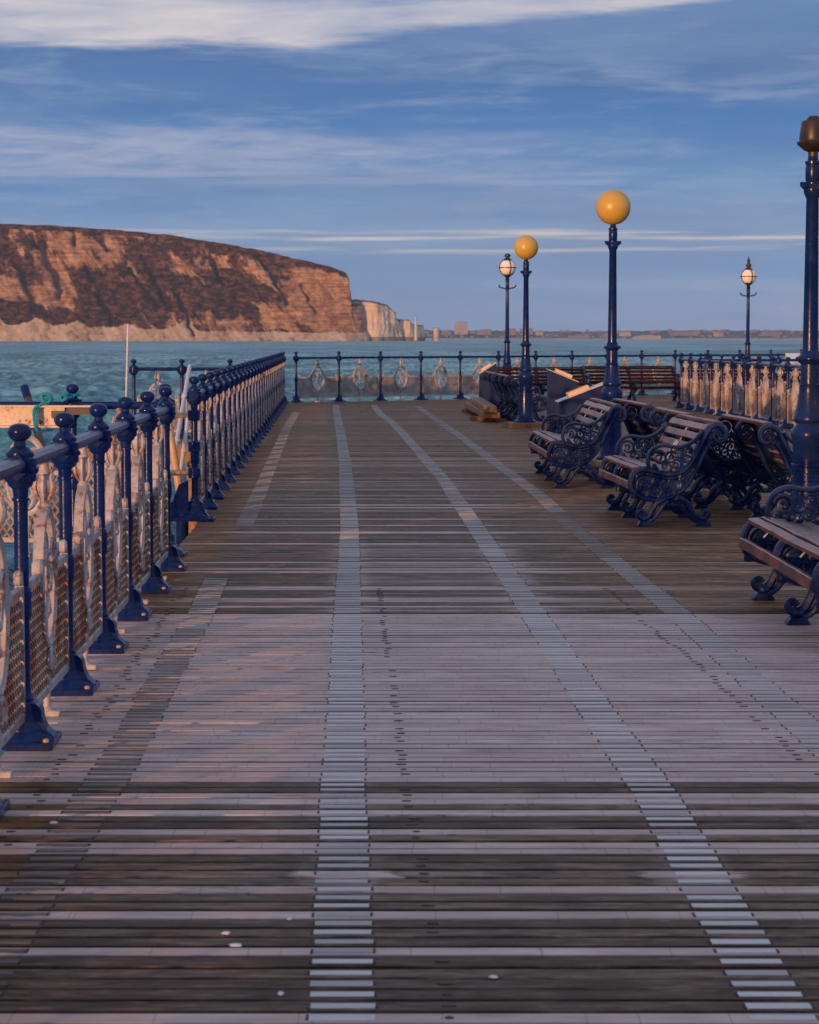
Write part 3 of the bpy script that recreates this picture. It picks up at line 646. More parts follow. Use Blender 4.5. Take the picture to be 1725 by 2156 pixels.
def with_attrs(me, **kw):
    for k, vals in kw.items():
        a = me.attributes.new(k, 'FLOAT', 'POINT'); a.data.foreach_set('value', np.array(vals, np.float32))
    return me
deck_bm = MB()
# bearers under the boards close the gaps from below
deck_poly = [(-1.07, -9.2), (8.5, -9.2), (6.3, 47.0), (14.9, 47.0), (14.9, 66.2), (-2.9, 52.5), (-1.75, 18.0), (-1.47, 8.0)]
n = len(deck_poly)
deck_bm.add([(x, y, -0.056) for x, y in deck_poly]+[(x, y, -0.40) for x, y in deck_poly], [tuple(range(n)), tuple(range(2*n-1, n-1, -1))]+[(i, n+i, n+(i+1) % n, (i+1) % n) for i in range(n)])
deck = struct('pier_deck', deck_bm.mesh('pier_deck', 'under_timber', False))
S1 = [(4.88, -.15), (7.48, -.225), (8.755, -.253), (12.3, -.345), (17.85, -.48), (24.3, -.69), (27.6, -.80), (34.4, -1.052), (44.5, -1.444), (52, -1.72)]
S2 = [(4.88, .84), (7.48, .82), (8.755, .773), (12.3, .686), (17.85, .539), (24.3, .36), (27.6, .22), (34.1, -.04), (40.3, -.304), (44.5, -.563), (52, -.86)]
S3 = [(4.88, 1.60), (9.465, 1.536), (12.47, 1.483), (17.85, 1.321), (21.4, 1.267), (24.33, 1.164), (27.63, 1.037), (34.27, .813), (43.2, .436), (52, .10)]
S4 = [(4.88, -1.02), (5.93, -1.036), (8.23, -1.049), (9.57, -1.094), (12.3, -1.157), (13.95, -1.222), (19.4, -1.386), (27.74, -1.699), (38.1, -2.088), (42.66, -2.228), (52, -2.55)]
rows = []
i = -152
while True:
    y = 4.901+PITCH*i
    if y > 66: break
    rows.append((i, y)); i += 1
nb = 0; rest = MB(); rt, rr_ = [], []; strip_rest = MB(); st_t = []; slot_bm = MB(); hole_bm = MB(); ns = 0
def strip_box(x, y, tone, zt):
    w = 0.148; dd = 0.041; m = MB(); m.box((x, y, zt-0.0010), (w, dd*random.uniform(0.80, 1.05) if x > -0.9 or y > 11.5 else 0.034, 0.005)); return m
for i, y in rows:
    tone = plank_tone(i, y); rnd = random.random(); gap = random.choice([0.006, 0.007, 0.008, 0.009, 0.010, 0.013, 0.013, 0.018, 0.026]) if y > 7.6 else random.uniform(0.011, 0.020)
    x0, x1 = XL(y)+random.uniform(-0.01, 0.01), XR(y)
    if y > 52.55: x0 = max(x0, -2.9+(y-52.55)/0.78)
    if x0 > x1-0.3: continue
    zt = random.uniform(-0.0016, 0.0014)
    vs, fs = plank_geom(x0, x1, y+random.uniform(-0.001, 0.001), PITCH-gap, zt)
    if nb < 300 and i >= -4:
        m = MB(); m.add(vs, fs); me = m.mesh('plank', 'deck_planks', False); with_attrs(me, tone=[tone]*16, rnd=[rnd]*16, edge=EDGE)
        link('plank', me, deck); nb += 1
    else:
        rest.add(vs, fs); rt += [tone]*16; rr_ += [rnd]*16
    if y > 51 or i < -4: continue
    for si, S in enumerate((S1, S2, S3, S4)):
        if si == 2 and y > 50: continue
        if si == 3 and (14.1 < y < 18.2 or y > 46): continue
        xs = lin(S, y)+random.uniform(-0.004, 0.004)
        if y < 12.4: tn = random.choice([1.0, 0.95, 0.9, 0.8, 0.6])
        elif y < 20: tn = random.uniform(0.45, 0.9)
        elif y < 30: tn = random.choice([0.3, 0.5, 0.6, 0.8])
        else: tn = random.choice([0.3, 0.45, 0.6, 0.75])
        if si == 3: tn = random.uniform(0.0, 0.16) if y < 10.8 else (random.uniform(0.2, 0.75) if y < 14.5 else random.uniform(0.2, 0.5))
        if si == 2: tn *= 0.8 if not 15.5 < y < 19.5 else 0.3
        if tone > 0.85 and y < 7.5 and random.random() < 0.35: tn *= 0.55
        m = strip_box(xs, y, tn, zt)
        if ns < 300:
            me = m.mesh('grip_strip', 'grip_metal', False); with_attrs(me, tone=[tn]*8); link('grip_strip', me, deck); ns += 1
        else: strip_rest.add(m.v, m.f); st_t += [tn]*8
        if y < 19:
            for sgn in (-1, 1):
                if random.random() < (0.85 if y < 8 else 0.5): slot_bm.box((xs+sgn*0.0775, y+random.uniform(-0.006, 0.006), zt+0.0006), (0.006, random.uniform(0.02, 0.040), 0.004))
    if y < 13.5:
        for tab, jit in (([(5, .084), (7.54, -.014), (9.25, -.059), (12.3, -.149), (13.5, -.18)], 0.010), ([(5, 1.5), (8.6, 1.40), (10.16, 1.351), (12.1, 1.251), (13.5, 1.2)], 0.014), ([(5, -1.20), (8, -1.24), (9.8, -1.27), (13, -1.36)], 0.02)):
            if random.random() < 0.7:
                cx = lin(tab, y)+random.uniform(-jit, jit); rx = random.uniform(0.010, 0.019); mm = 10
                hole_bm.add([(cx+rx*math.cos(2*PI*k/mm), y+0.008*math.sin(2*PI*k/mm), zt+0.0022) for k in range(mm)]+[(cx+rx*1.05*math.cos(2*PI*k/mm), y+0.0085*math.sin(2*PI*k/mm), zt-0.004) for k in range(mm)],
                            [tuple(range(mm))]+[(k, mm+k, mm+(k+1) % mm, (k+1) % mm) for k in range(mm)])
me = rest.mesh('far_planks', 'deck_planks', False); with_attrs(me, tone=rt, rnd=rr_, edge=EDGE*(len(rt)//16)); o = link('far_planks', me, deck); o['kind'] = 'stuff'
me = strip_rest.mesh('far_grip_strips', 'grip_metal', False); with_attrs(me, tone=st_t); o = link('far_grip_strips', me, deck); o['kind'] = 'stuff'
o = link('strip_slots', slot_bm.mesh('strip_slots', 'slot_dark', False), deck); o['kind'] = 'stuff'
o = link('bolt_plugs', hole_bm.mesh('bolt_plugs', 'slot_dark', False), deck); o['kind'] = 'stuff'
# piles that carry the deck
for x, y in [(-1.7, 12), (-1.75, 20), (-2.0, 28), (-2.3, 36), (-2.7, 46), (2.6, 57.2), (6.5, 60.2), (10.5, 63.2)]:
    m = MB(); m.lathe([(0.17, -3.6), (0.16, -0.38)], 12, (0, 0, 0)); link('pile', m.mesh('pile', 'under_timber'), deck, (x+0.5, y-1.0, 0))

# ------------------------------------------------------------------ railings
post_prof = [(0.040, 0.16), (0.040, 0.175), (0.031, 0.19), (0.0285, 0.22), (0.0285, 0.47), (0.033, 0.475), (0.036, 0.49), (0.036, 0.575), (0.033, 0.59), (0.0275, 0.598), (0.0265, 0.83), (0.0265, 0.915), (0.033, 0.918), (0.033, 0.927), (0.0275, 0.93),
             (0.030, 0.962), (0.044, 0.972), (0.048, 0.980), (0.049, 0.986), (0.057, 0.989), (0.0605, 0.998), (0.0600, 1.030), (0.0605, 1.074), (0.055, 1.078), (0.0505, 1.081), (0.0525, 1.088), (0.0505, 1.097), (0.043, 1.104), (0.037, 1.112), (0.030, 1.117), (0.024, 1.122), (0.0205, 1.14)]
fin_prof = [(0.0215, 1.139), (0.026, 1.142), (0.034, 1.148), (0.041, 1.157), (0.0445, 1.168), (0.0445, 1.178), (0.041, 1.188), (0.033, 1.197), (0.020, 1.203), (0.006, 1.205)]
foot_prof = [(0.125, 0.024), (0.122, 0.036), (0.100, 0.052), (0.086, 0.062), (0.085, 0.070), (0.070, 0.085), (0.060, 0.105), (0.058, 0.14), (0.054, 0.155), (0.044, 0.165), (0.036, 0.168)]
PM = {}
pmb = MB().lathe(post_prof, 20)
for sx_ in (-1, 1): pmb.prism([(0.0, 0.992), (0.040, 1.030), (0.046, 1.055), (0.0, 1.096), (-0.046, 1.055), (-0.040, 1.030)], 0.050*sx_, 0.066*sx_, 'x')
for k in range(10):
    a = 2*PI*k/10+0.3; pmb.sphere((0.058*math.cos(a), 0.058*math.sin(a), 1.03), 0.012, 6, 5)
PM['post'] = pmb.mesh('post', 'navy_paint', True, 0.5)
PM['finial'] = MB().lathe(fin_prof, 20).mesh('finial', 'navy_paint')
fm = MB().lathe(foot_prof, 20); fm.box((0, 0, 0.0155), (0.27, 0.25, 0.025), None, 0.006)
for sy_ in (-1, 1):   # buttress ribs to both sides of the run
    pl = [(0.050*sy_, 0.160), (0.064*sy_, 0.150), (0.072*sy_, 0.130), (0.075*sy_, 0.105), (0.082*sy_, 0.080), (0.094*sy_, 0.060), (0.113*sy_, 0.042), (0.120*sy_, 0.026), (0.03*sy_, 0.026), (0.03*sy_, 0.16)]
    fm.prism(pl, -0.042, 0.042, 'x')
PM['foot'] = fm.mesh('foot', 'navy_paint')
PM['bolt'] = MB().lathe([(0.012, 0.026), (0.012, 0.036), (0.006, 0.040)], 8).mesh('bolt', 'tan_wood')
lattice_cache = {}
def seg_minus_ellipse(p, q, ex, ez, a, b):
    """parts of segment p-q outside the ellipse"""
    dx, dz = q[0]-p[0], q[1]-p[1]; A = (dx/a)**2+(dz/b)**2; ox, oz = (p[0]-ex)/a, (p[1]-ez)/b
    B = 2*(ox*dx/a+oz*dz/b); C_ = ox*ox+oz*oz-1; disc = B*B-4*A*C_
    if disc <= 0: return [(0, 1)]
    t0, t1 = (-B-math.sqrt(disc))/(2*A), (-B+math.sqrt(disc))/(2*A); out = []
    if t0 > 0: out.append((0, min(t0, 1)))
    if t1 < 1: out.append((max(t1, 0), 1))
    return [(u, v_) for u, v_ in out if v_-u > 0.02]
def panel_meshes(s, lo=False):
    key = (round(s, 3), lo)
    if key in lattice_cache: return lattice_cache[key]
    x0, x1, z0, z1 = 0.062, s-0.062, 0.115, 0.585; cx, cz = s/2, 0.565
    a, b = min(0.182, s*0.21), 0.268
    L = MB(); sp = 0.052; slope = 1.5
    zt0, zt1 = z0+0.012, z1-0.012; xa, xb = x0+0.012, x1-0.012
    for fam in (1, -1):
        c = -2.0
        while c < 3.5:
            # line x = c + fam*(z-zt0)/slope
            ends = []
            zz = [zt0, zt1]
            for xe in (xa, xb):
                zz.append(zt0+(xe-c)*slope*fam)
            zs = sorted(q for q in zz if zt0-1e-6 <= q <= zt1+1e-6 and xa-1e-6 <= c+fam*(q-zt0)/slope <= xb+1e-6)
            if len(zs) >= 2 and zs[-1]-zs[0] > 0.015:
                p, q = (c+fam*(zs[0]-zt0)/slope, zs[0]), (c+fam*(zs[-1]-zt0)/slope, zs[-1])
                for u, v_ in seg_minus_ellipse(p, q, cx, cz, a, b):
                    P1 = (p[0]+(q[0]-p[0])*u, 0.002*fam, p[1]+(q[1]-p[1])*u); P2 = (p[0]+(q[0]-p[0])*v_, 0.002*fam, p[1]+(q[1]-p[1])*v_)
                    L.bar(P1, P2, 0.0145, 0.013, (0, 1, 0))
            c += sp
    for xk in (xa+0.045,):
        pass
    F = MB()
    F.bar((x0, 0, z0), (x1, 0, z0), 0.030, 0.034, (0, 0, 1), 0.006)
    for sgn in (-1, 1):
        xe = x0 if sgn < 0 else x1
        F.bar((xe, 0, z0-0.012), (xe, 0, z1+0.02), 0.020, 0.032, (0, 1, 0))
        zi = math.sqrt(max(0, 1-((z1-cz)/b)**2))*a
        F.bar((xe, 0, z1), (cx+sgn*(zi+0.005), 0, z1), 0.024, 0.034, (0, 0, 1), 0.005)
        # curl on top of the stile
        pts = [(xe, 0, z1+0.01)]+[(xe-sgn*(0.022-0.022*math.cos(t)*(1-t/9)), 0, z1+0.045+0.03*math.sin(t)*(1-t/9)) for t in np.linspace(0, 4.6, 14)]
        F.sweep(pts, [0.011]*len(pts), 6, (0, 1, 0), 0.016)
        # volute beside the oval
        ex = cx+sgn*(a+0.012)
        pts = [(ex+sgn*0.008+sgn*0.030*math.cos(t)*(1-t/8), 0, z1+0.035+0.030*math.sin(t)*(1-t/8)) for t in np.linspace(-1.7, 4.4, 16)]
        F.sweep(pts, [0.012]*len(pts), 6, (0, 1, 0), 0.022)
        F.lathe([(0.006, 0.0), (0.020, 0.012), (0.024, 0.03), (0.014, 0.05), (0.006, 0.056)], 8, (ex+sgn*0.004, 0, z1+0.005))
    O = MB(); nseg = 48
    # moulded oval ring: outer, bead, inner steps
    prof = [(-0.020, -0.014), (-0.006, -0.016), (0.006, -0.024), (0.019, -0.019), (0.019, 0.019), (0.006, 0.024), (-0.006, 0.016), (-0.020, 0.014)]
    vs = []
    for k in range(nseg):
        t = 2*PI*k/nseg; ct, st = math.cos(t), math.sin(t); nx_, nz_ = ct/a, st/b; l_ = math.hypot(nx_, nz_)
        for r_, y_ in prof: vs.append((cx+a*ct+nx_/l_*r_, y_, cz+b*st+nz_/l_*r_))
    m_ = len(prof)
    O.add(vs, [(k*m_+j, k*m_+(j+1) % m_, ((k+1) % nseg)*m_+(j+1) % m_, ((k+1) % nseg)*m_+j) for k in range(nseg) for j in range(m_)])
    S = MB(); q = a/0.182
    def sc(pts): return catmull([(cx+x_*q, 0, cz+z_) for x_, z_ in pts], 5)
    S_list = [([(-.125, .10), (-.105, .165), (-.06, .185), (-.02, .155), (-.012, .09), (-.02, .03), (.0, -.03), (.05, -.055), (.105, -.03), (.13, .03), (.135, .10)], 0.018),
              ([(.0, -.03), (-.03, -.07), (-.055, -.13), (-.05, -.19), (-.01, -.235)], 0.017),
              ([(-.012, .09), (.02, .055), (.035, .01), (.03, -.03)], 0.014), ([(.135, .10), (.11, .14), (.08, .12), (.085, .085)], 0.012),
              ([(-.02, .155), (-.06, .12), (-.075, .07), (-.05, .05)], 0.012), ([(.05, -.055), (.03, -.11), (.055, -.15), (.09, -.13)], 0.012)]
    for pts, r_ in S_list:
        pp = sc(pts); nn = len(pp); S.sweep(pp, [r_*(0.55+0.45*math.sin(PI*min(1, max(0, k/(nn-1))))) for k in range(nn)], 6, (0, 1, 0), 0.018)
    for x_, z_, r_ in ((-.015, .10, .026), (.01, -.04, .028), (-.04, -.15, .022), (.125, .06, .022)):
        S.sphere((cx+x_*q, 0, cz+z_), r_, 8, 6)
    ST = MB()
    ST.lathe([(0.024, cz+b-0.01), (0.030, cz+b+0.015), (0.020, cz+b+0.03), (0.017, cz+b+0.045), (0.026, cz+b+0.062), (0.036, cz+b+0.085), (0.038, cz+b+0.105), (0.028, cz+b+0.125), (0.021, cz+b+0.14), (0.027, cz+b+0.146), (0.027, cz+b+0.153), (0.020, cz+b+0.162), (0.019, 1.02), (0.026, 1.03), (0.026, 1.045)], 10, (cx, 0, 0))
    for k in range(6):   # leaves round the bulb
        an = k*PI/3; c_, s__ = math.cos(an), math.sin(an)
        pts = [(cx+r_*c_, r_*s__, cz+b+h_) for r_, h_ in ((0.020, 0.04), (0.036, 0.065), (0.043, 0.10), (0.034, 0.135), (0.040, 0.145))]
        ST.sweep(pts, [0.007, 0.010, 0.011, 0.008, 0.004], 5)
    FT = MB()
    FT.lathe([(0.030, 0.012), (0.026, 0.03), (0.014, 0.04), (0.016, 0.10), (0.022, 0.13), (0.016, 0.16), (0.030, 0.20), (0.034, 0.23), (0.020, 0.27), (0.016, 0.30)], 10, (cx, 0, 0))
    FT.box((cx, 0.02, 0.014), (0.055, 0.15, 0.024), None, 0.005)
    for sgn in (-1, 1):
        pts = catmull([(cx, -0.018, 0.28), (cx+sgn*0.040, -0.022, 0.25), (cx+sgn*0.055, -0.022, 0.21), (cx+sgn*0.03, -0.022, 0.185)], 4)
        FT.sweep(pts, 0.011, 6)
    r = {'lattice': L.mesh('lattice', 'lattice_paint', False), 'panel': F.mesh('panel', 'silver_paint'), 'oval_ring': O.mesh('oval_ring', 'silver_paint', True, 0.5),
         'scroll': S.mesh('scroll', 'silver_paint'), 'stem': ST.mesh('stem', 'silver_paint'), 'panel_foot': FT.mesh('panel_foot', 'silver_paint')}
    lattice_cache[key] = r; return r
def railing(name, p0, p1, n, label, first_panel=True, posts=None, extra=None):
    """n bays from p0 to p1"""
    p0, p1 = Vector((*p0, 0)), Vector((*p1, 0)); d_ = p1-p0; L = d_.length; s = L/n; rz = math.atan2(d_.y, d_.x)
    r = thing(name, p0, rz, label, 'railing', 'cast iron pier railings')
    pm = panel_meshes(s)
    for i in range(n+1):
        if posts is not None and i not in posts: continue
        po = link('post', PM['post'], r, (i*s, 0, 0)); link('finial', PM['finial'], po); link('foot', PM['foot'], po)
        if p0.y < 8 and i*s > 10:
            for bx_, by_ in ((-0.105, -0.098), (0.105, -0.098)): link('bolt', PM['bolt'], po, (bx_, by_, 0))
    for i in range(n):
        pa = link('panel', pm['panel'], r, (i*s, 0, 0))
        for k in ('lattice', 'oval_ring', 'scroll', 'stem', 'panel_foot'): link(k, pm[k], pa)
        h = MB()
        x0, x1 = 0.052, s-0.052
        oct_ = [(0.028, -0.018), (0.033, -0.006), (0.031, 0.010), (0.018, 0.025), (-0.018, 0.025), (-0.031, 0.010), (-0.033, -0.006), (-0.028, -0.018), (-0.014, -0.029), (0.014, -0.029)]
        m_ = len(oct_)
        key = ('rail', round(s, 4))
        if key not in PM:
            h.add([(x_, y_, 1.055+z_) for x_ in (x0, x1) for y_, z_ in oct_], [(j, (j+1) % m_, m_+(j+1) % m_, m_+j) for j in range(m_)]+[tuple(range(m_)), tuple(range(2*m_-1, m_-1, -1))])
            PM[key] = h.mesh('handrail', 'navy_paint', True, 0.4)
        link('handrail', PM[key], r, (i*s, 0, 0))
    return r
railing('railing', (-1.447+0.0236*16.45, 8.27-16.45), (-1.597, 14.62), 18, 'nearest navy and silver iron railing along the left deck edge')
railing('railing', (-1.797, 18.65), (-2.955, 52.4), 27, 'long navy railing on the left deck edge running off beyond the gap')
fr = railing('railing', (-2.68, 52.85), (-2.68+0.987*14, 52.85+0.77*14), 14, 'navy railing with silver ovals across the seaward pier end')
railing('railing', (5.94, 48.9), (6.4095, 36.35), 10, 'railing with sunlit golden panels along the right of the pier')
railing('railing', (-1.70, 15.55), (-1.70-0.645*3, 15.55), 3, 'navy railing behind the rusty white girder at far left')
railing('railing', (-4.18, 33.9), (-2.72, 33.9), 2, 'short navy railing of the side landing behind the white mast', posts=(0, 1, 2))
railing('railing', (6.30, 47.6), (6.30+0.775*4, 47.6), 4, 'navy railing seen behind the golden panels at far right')

# first post of the long railing: sockets and the wide sole plate where a gate hung
gp = thing('gate_post_brackets', (-1.797, 18.60, 0), 0, 'navy gate sockets and wide sole plate round first post beyond the gap', 'bracket')
sock = MB().lathe([(0.040, -0.045), (0.050, -0.04), (0.050, 0.04), (0.040, 0.045)], 16).mesh('socket_collar', 'navy_paint')
for h in (0.40, 0.62, 0.88): link('socket_collar', sock, gp, (0, 0, h))
m = MB(); m.box((-0.14, 0, 0.016), (0.62, 0.27, 0.028), None, 0.006)
m.prism([(-0.40, 0.03), (-0.05, 0.03), (-0.05, 0.34), (-0.13, 0.30), (-0.18, 0.16), (-0.30, 0.09)], -0.02, 0.02, 'y')
link('sole_plate', m.mesh('sole_plate', 'navy_paint'), gp)
for h, nm in ((0.88, 'upper'), (0.40, 'lower')):
    m = MB(); m.sweep([(-0.34, 0, 0), (-0.08, 0, 0), (-0.078, 0, 0), (-0.04, 0, 0)], [0.024, 0.024, 0.020, 0.020], 14)
    single('gate_bar', m, 'tan_wood', '%s tan round bar bridging the gap in left railing' % nm, 'bar', (-1.80, 18.60, h), group='gate bars')

# ------------------------------------------------------------------ side landing on the left
m = MB()
for k in range(14): m.box((-3.35, 32.2+0.2*k, -0.02), (2.5, 0.188, 0.04))
m.box((-3.35, 32.05, -0.13), (2.6, 0.12, 0.26)); m.box((-3.35, 34.95, -0.13), (2.6, 0.12, 0.26)); m.box((-4.55, 33.5, -0.13), (0.12, 2.8, 0.26))
for x, y in ((-4.4, 32.2), (-4.4, 34.7), (-2.5, 32.2)): m.lathe([(0.13, -3.6), (0.13, -0.02)], 12, (x, y, 0))
struct('side_landing', m.mesh('side_landing', 'timber'))
m = MB()
for k in range(9): m.box((-2.75, 15.9+0.22*k, -0.72), (1.7, 0.20, 0.06))
m.box((-2.75, 15.7, -0.85), (1.9, 0.16, 0.30)); m.box((-2.75, 17.9, -0.85), (1.9, 0.16, 0.30)); m.box((-3.6, 16.8, -1.9), (0.24, 0.24, 3.6)); m.box((-2.2, 17.9, -1.9), (0.24, 0.24, 3.6))
struct('lower_landing', m.mesh('lower_landing', 'timber'))
m = MB(); m.lathe([(0.075, -3.4), (0.070, 0.30), (0.082, 0.31), (0.082, 0.36), (0.05, 0.39)], 12)
single('timber_pile', m, 'timber', 'brown timber pile standing beside the gap in left railing', 'post', (-1.99, 20.6, 0))
def pole(p, q, r, mat, name, label, cat, tip=None, rings=None):
    p, q = Vector(p), Vector(q); m = MB(); dd = q-p; m.sweep([p*0, dd*0.02, dd*0.98, dd], [r*0.9, r, r, r*0.85], 10)
    t = thing(name, p, 0, label, cat)
    link('shaft', m.mesh('shaft', mat), t)
    if rings:
        for f in rings: link('clamp', MB().sweep([dd*(f-0.012), dd*(f+0.012)], r*1.35, 10).mesh('clamp', mat), t)
    if tip:
        m = MB(); m.sweep([dd*(1-tip), dd*1.003], r*1.06, 10); link('tip', m.mesh('tip', 'navy_paint'), t)
    return t
def at(px, py, D):   # metres from a sight line and a distance, for the few thin poles
    p = math.atan(366/4700); a = p+math.atan((py-1078)/4700); zz = EYE-D*math.tan(a); zc = D*math.cos(p)+(EYE-zz)*math.sin(p)
    return ((px-862.5)/4700*zc, D, zz)
pole(at(356, 1025, 19.5), at(400, 770, 22.5), 0.021, 'pale_paint', 'handrail_pole', 'longer pale grey pole leaning right in the gap of left railing', 'pole', rings=(0.35, 0.72))
pole(at(372, 1060, 20.0), at(396, 880, 21.0), 0.019, 'pale_paint', 'handrail_pole', 'shorter pale grey pole behind the longer leaning one in the gap', 'pole', rings=(0.6,))
pole(at(383, 1062, 19.3), at(353, 880, 19.3), 0.034, 'tan_wood', 'leaning_pole', 'tan pole leaning left in the gap behind the sixth post', 'pole')
pole(at(384, 1150, 19.32), at(384, 1050, 19.32), 0.055, 'navy_paint', 'pole_socket', 'navy tube socket holding the tan leaning pole in the gap', 'socket')
pole(at(112, 1020, 16.3), at(52, 815, 16.8), 0.030, 'dark_pole', 'leaning_pole', 'dark bare pole with navy tip leaning behind the rusty girder', 'pole', tip=0.12)
pole(at(262, 985, 33.2), at(270, 682, 33.2), 0.015, 'pale_paint', 'mast', 'thin plain white mast standing on the side landing', 'mast', rings=(0.62, 0.9))
# rusty white girder lashed to the railing
gd = thing('girder', (-2.34, 15.36, 0.985), 0, 'rust streaked white steel girder lashed to the left railing', 'girder')
m = MB(); m.box((-0.55, 0, 0), (1.04, 0.02, 0.124)); m.box((-0.45, -0.02, 0.0695), (1.24, 0.085, 0.014), None, 0.003); m.box((-0.55, -0.02, -0.0695), (1.04, 0.085, 0.014), None, 0.003)
link('web', m.mesh('web', 'girder_paint'), gd)
m = MB(); m.box((0.08, 0.01, 0.035), (0.20, 0.05, 0.050), None, 0.004); m.box((-0.075, -0.016, 0.012), (0.09, 0.016, 0.05))
link('end_lug', m.mesh('end_lug', 'dark_pole'), gd)
rp = thing('rope', (-2.34, 15.36, 0.985), 0, 'frayed turquoise rope knotted round girder and railing post', 'rope')
m = MB()
def strand(pts, r=0.011):
    pp = catmull(pts, 8); n_ = len(pp)
    for ph in (0, PI*2/3, PI*4/3):
        qq = [q_+Vector((0.006*math.cos(k*0.9+ph), 0.006*math.sin(k*0.9+ph), 0.004*math.sin(k*0.9+ph))) for k, q_ in enumerate(pp)]
        m.sweep(qq, r*0.62, 5)
strand([(0.02, 0.06, 0.13), (-0.02, -0.05, 0.125), (-0.10, -0.06, 0.11), (-0.17, -0.065, 0.085), (-0.225, -0.068, 0.055), (-0.230, -0.070, -0.02), (-0.215, -0.070, -0.085), (-0.19, -0.04, -0.10), (-0.12, 0.03, -0.095)])
strand([(-0.10, -0.06, 0.11), (-0.15, -0.05, 0.10), (-0.20, -0.05, 0.07), (-0.215, -0.068, 0.02), (-0.212, -0.07, -0.06)])
for k in range(9): 
    a = k*0.75; strand([(-0.145+0.035*math.cos(a), -0.06+0.02*math.sin(a*1.7), 0.12+0.030*math.sin(a)), (-0.145+0.03*math.cos(a+1.5), -0.08, 0.13+0.03*math.sin(a+1.3)), (-0.15+0.035*math.cos(a+2.6), -0.055, 0.118+0.034*math.sin(a+2.8))], 0.012)
for k in range(4):
    a = k*1.4; strand([(-0.035+0.02*math.cos(a), -0.055, 0.13+0.018*math.sin(a)), (-0.03+0.018*math.cos(a+1.6), -0.068, 0.132+0.02*math.sin(a+1.6)), (-0.035+0.02*math.cos(a+3), -0.052, 0.125+0.02*math.sin(a+3))], 0.011)
for k in range(10):
    a = 2*PI*k/10; 
ring = [(-0.0+0.036*math.cos(2*PI*k/14), 0.19+0.036*math.sin(2*PI*k/14), 0.142+0.004*math.sin(k)) for k in range(14)]
m.sweep(ring, 0.010, 6, closed=True)
strand([(-0.03, 0.15, 0.142), (-0.035, 0.05, 0.135), (-0.035, -0.05, 0.13)])
link('cord', m.mesh('cord', 'rope_cyan'), rp)

# ------------------------------------------------------------------ lamp posts
SEG = 28
colA_base = [(0.185, 0.0), (0.188, 0.02), (0.178, 0.035), (0.150, 0.055), (0.146, 0.07), (0.137, 0.10), (0.122, 0.16), (0.119, 0.30), (0.116, 0.46), (0.122, 0.465), (0.122, 0.49), (0.116, 0.495), (0.115, 0.56), (0.120, 0.565), (0.120, 0.58), (0.114, 0.585), (0.111, 0.715),
             (0.119, 0.725), (0.121, 0.765), (0.127, 0.79), (0.124, 0.825), (0.108, 0.85), (0.094, 0.865), (0.090, 0.88)]
colA_mid = [(0.090, 0.878), (0.106, 0.892), (0.110, 0.905), (0.106, 0.925), (0.096, 0.96), (0.084, 1.03), (0.075, 1.10), (0.070, 1.155), (0.072, 1.16), (0.066, 1.165), (0.065, 1.31)]
colA_top = [(0.054, 1.40), (0.0535, 1.42), (0.042, 2.50), (0.045, 2.505), (0.056, 2.53), (0.061, 2.545), (0.061, 2.565), (0.048, 2.58), (0.046, 2.62), (0.050, 2.63), (0.052, 2.70), (0.047, 2.74), (0.054, 2.748), (0.054, 2.765), (0.038, 2.772), (0.034, 2.80)]
LM = {}
LM['pedestal'] = MB().lathe(colA_base, SEG).mesh('pedestal', 'navy_paint')
LM['flared_stage'] = MB().lathe(colA_mid, SEG).mesh('flared_stage', 'navy_paint')
mm = MB().lathe([(0.065, 1.305), (0.074, 1.315), (0.088, 1.332), (0.093, 1.345), (0.088, 1.36), (0.072, 1.372), (0.066, 1.39), (0.060, 1.405)], SEG)
for k in range(12):
    a = 2*PI*k/12; mm.sphere((0.086*math.cos(a), 0.086*math.sin(a), 1.345), 0.017, 8, 6)
LM['collar'] = mm.mesh('collar', 'navy_paint')
LM['shaft'] = MB().lathe(colA_top, SEG).mesh('shaft', 'navy_paint')
mm = MB().bar((-0.10, 0, 2.60), (0.10, 0, 2.60), 0.03, 0.03, (0, 0, 1), 0.006); mm.prism([(-0.10, 2.585), (-0.04, 2.54), (-0.04, 2.60), (-0.10, 2.615)], -0.012, 0.012); mm.prism([(0.10, 2.585), (0.04, 2.54), (0.04, 2.60), (0.10, 2.615)], -0.012, 0.012)
LM['stub_bracket'] = mm.mesh('stub_bracket', 'navy_paint')
LM['cup'] = MB().lathe([(0.030, 2.79), (0.034, 2.82), (0.050, 2.84), (0.085, 2.868), (0.110, 2.885), (0.116, 2.90), (0.110, 2.902)], SEG).mesh('cup', 'cap_metal')
LM['globe'] = MB().sphere((0, 0, 3.015), 0.205, 40, 24).mesh('globe', 'globe_amber')
mm = MB()
for k in range(16):   # zigzag relief band
    a0, a1 = 2*PI*k/16, 2*PI*(k+1)/16; am = (a0+a1)/2; r_ = 0.1195
    mm.sweep([(r_*math.cos(a0), r_*math.sin(a0), 0.505), (r_*math.cos(am), r_*math.sin(am), 0.552), (r_*math.cos(a1), r_*math.sin(a1), 0.505)], 0.0035, 5)
LM['zigzag_band'] = mm.mesh('zigzag_band', 'navy_paint')
LM['shade_base'] = MB().lathe([(0.034, 2.79), (0.034, 2.83), (0.065, 2.845), (0.108, 2.885), (0.112, 2.90), (0.108, 2.905), (0.096, 2.91), (0.094, 2.925)], SEG).mesh('shade_base', 'cap_metal')
LM['shade_cap'] = MB().lathe([(0.094, 2.915), (0.096, 2.93), (0.083, 3.04), (0.078, 3.052), (0.050, 3.06), (0.045, 3.072), (0.036, 3.075), (0.034, 3.085), (0.030, 3.088)], SEG).mesh('shade_cap', 'cap_metal')
